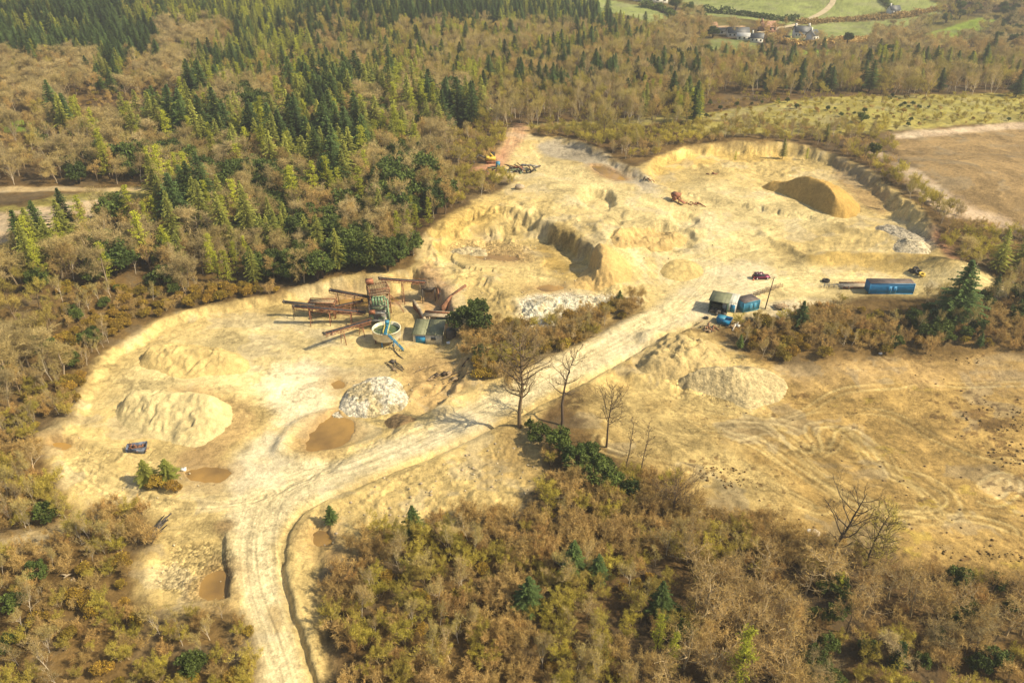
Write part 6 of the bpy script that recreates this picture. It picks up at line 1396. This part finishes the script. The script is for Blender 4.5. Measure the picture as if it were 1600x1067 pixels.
house("barn", 1126, 52, 12, 6, 2.6, 1.6, .05, WALLW, SLATE, "low white barn at the left end of the farmyard", 3, 0, "barn")
house("house", 1198, 49, 12, 8, 4.0, 3.4, .15, BRICK, BRICK, "red brown tiled house behind the valley trees", 4, 1)
house("farmhouse", 1251, 60, 12, 8, 5.2, 3.4, -.05, WALLW, SLATE, "white farmhouse with a dark roof and two chimneys", 5, 2)
house("house", 1268, 66, 7, 7, 5.0, 3.0, .6, WALLW, SLATE, "small white gable end house right of the farmhouse", 2, 1)
house("house", 1182, 66, 9, 6, 3.4, 2.6, -.3, WALLW, SLATE, "small white cottage between the barns and the farmhouse", 3, 1)
house("barn", 1022, 3, 26, 10, 4, 2.4, -.15, WALLW, mat("light_roof", (.5, .47, .4), .6, .1, .4), "long light roofed barn at the top edge of the picture", 4, 0, "barn")
house("barn", 1000, 1, 14, 8, 4, 2.4, .2, WALLW, SLATE, "smaller barn left of the long light roofed one", 3, 0, "barn")
house("house", 1395, 22, 10, 7, 4, 3, .2, WALLW, SLATE, "tiny white house among the hedges of the upper fields", 3, 1)
house("house", 1113, 48, 6, 5, 3.6, 2.8, .4, WALLW, BRICK, "small pale outbuilding left of the farmyard", 2, 0)
def hedge(pts, hh, lab):
    W = PL([(a, max(b, -12)) for a, b in pts]); R = np.random.default_rng(int(pts[0][0])); seg = np.linalg.norm(np.diff(W, axis=0), axis=1); L = seg.sum(); n = int(L * 26); cum = np.concatenate([[0], np.cumsum(seg)])
    s = R.uniform(0, L, n); i = np.clip(np.searchsorted(cum, s) - 1, 0, len(seg) - 1); t = (s - cum[i]) / seg[i]; q = W[i] + (W[i + 1] - W[i]) * t[:, None]; q = q + R.normal(size=q.shape) * 1.2
    z = Hz(q[:, 0], q[:, 1]); top = hh * (.6 + .8 * vn(s / 7, s * 0, 7)); P0 = np.stack([q[:, 0], q[:, 1], z + R.uniform(0, 1, n) * top], 1); c0 = P0.mean(0); b = MB(); b.tris(leaves(R, P0 - c0, R.uniform(.8, 1.8, n)), tone(R, n)); o = b.build("hedge", M_['twig_tan'] if hh < 3.5 else M_['holly_leaves']); o.location = c0
    tag(o, lab, "hedge")
hedge([(1090, 20), (1160, 25), (1210, 33), (1245, 34)], 4.0, "dark hedge above the farm buildings")
hedge([(1245, 38), (1290, 36), (1350, 31), (1400, 27), (1440, 24)], 3.0, "thin hedge crossing the green fields at the top right")
hedge([(1362, -10), (1385, 8), (1402, 22)], 4.2, "dark hedge running down from the top edge between two fields")
hedge([(1000, 12), (1040, 18), (1058, 32), (1085, 42), (1110, 48)], 4.2, "hedge following the lane to the farm")
hedge([(1200, 62), (1250, 76), (1330, 66), (1400, 60)], 3.2, "low hedge right of the farmhouse")
hedge([(1400, 30), (1440, 22), (1475, 15)], 3.4, "short hedge at the top of the small upper field")
def hpole(px, py, h, lab):
    x, y = P(px, py); g = gz(x, y); e = empty("utility_pole", (x, y, g)); b = MB()
    for s in (-.9, .9): b.tube([(s, 0, -.3), (s, 0, h)], [.15, .11], 7, cap=True)
    b.build("pole", GALV, e); b = MB(); b.beam((-2.2, 0, h - .3), (2.2, 0, h - .3), .2); [b.tube([(q, 0, h - .2), (q, 0, h + .25)], [.1, .06], 6, cap=True) for q in (-2, 0, 2)]; b.build("crossarm", GALV, e); tag(e, lab, "pole")
hpole(284, 165, 9, "pale twin pole with a crossarm above the small green field at the left"); hpole(190, 222, 9, "pale twin pole half hidden among bare trees at the left")
lane = PL([(1186, 52), (1230, 42), (1262, 33), (1290, 18), (1303, 4), (1300, -8)]); b = MB(); n = len(lane); Vv = []
for i in range(n):
    d = lane[min(i + 1, n - 1)] - lane[max(i - 1, 0)]; d = d / np.linalg.norm(d); nn = np.array([-d[1], d[0]]) * 2.2
    for s in (-1, -.33, .33, 1): q = lane[i] + nn * s; Vv.append((q[0], q[1], gz(q[0], q[1]) + .35))
b.add(Vv, [(i * 4 + k, (i + 1) * 4 + k, (i + 1) * 4 + k + 1, i * 4 + k + 1) for i in range(n - 1) for k in range(3)]); tag(b.build("lane", mat("pale_lane", (.42, .35, .22), .95, .1, .3)), kind="structure")
for k, (a, c) in enumerate([(1415, 8), (1012, 22)]): pass

# ---------------------------------------------------------------- air
me = bpy.data.meshes.new("haze"); b = MB(); lo = (-4500, -60, -60); hi = (4500, 4400, 520)
b.box((lo[0] + hi[0]) / 2, (lo[1] + hi[1]) / 2, (lo[2] + hi[2]) / 2, hi[0] - lo[0], hi[1] - lo[1], hi[2] - lo[2])
hm = bpy.data.materials.new("haze"); hm.use_nodes = True; n = hm.node_tree.nodes; n.remove(n["Principled BSDF"]); pv = n.new("ShaderNodeVolumePrincipled")
pv.inputs["Density"].default_value = .00026; pv.inputs["Color"].default_value = (.80, .86, .90, 1); pv.inputs["Anisotropy"].default_value = .2
hm.node_tree.links.new(pv.outputs[0], n["Material Output"].inputs["Volume"]); o = b.build("haze", hm); tag(o, kind="stuff")
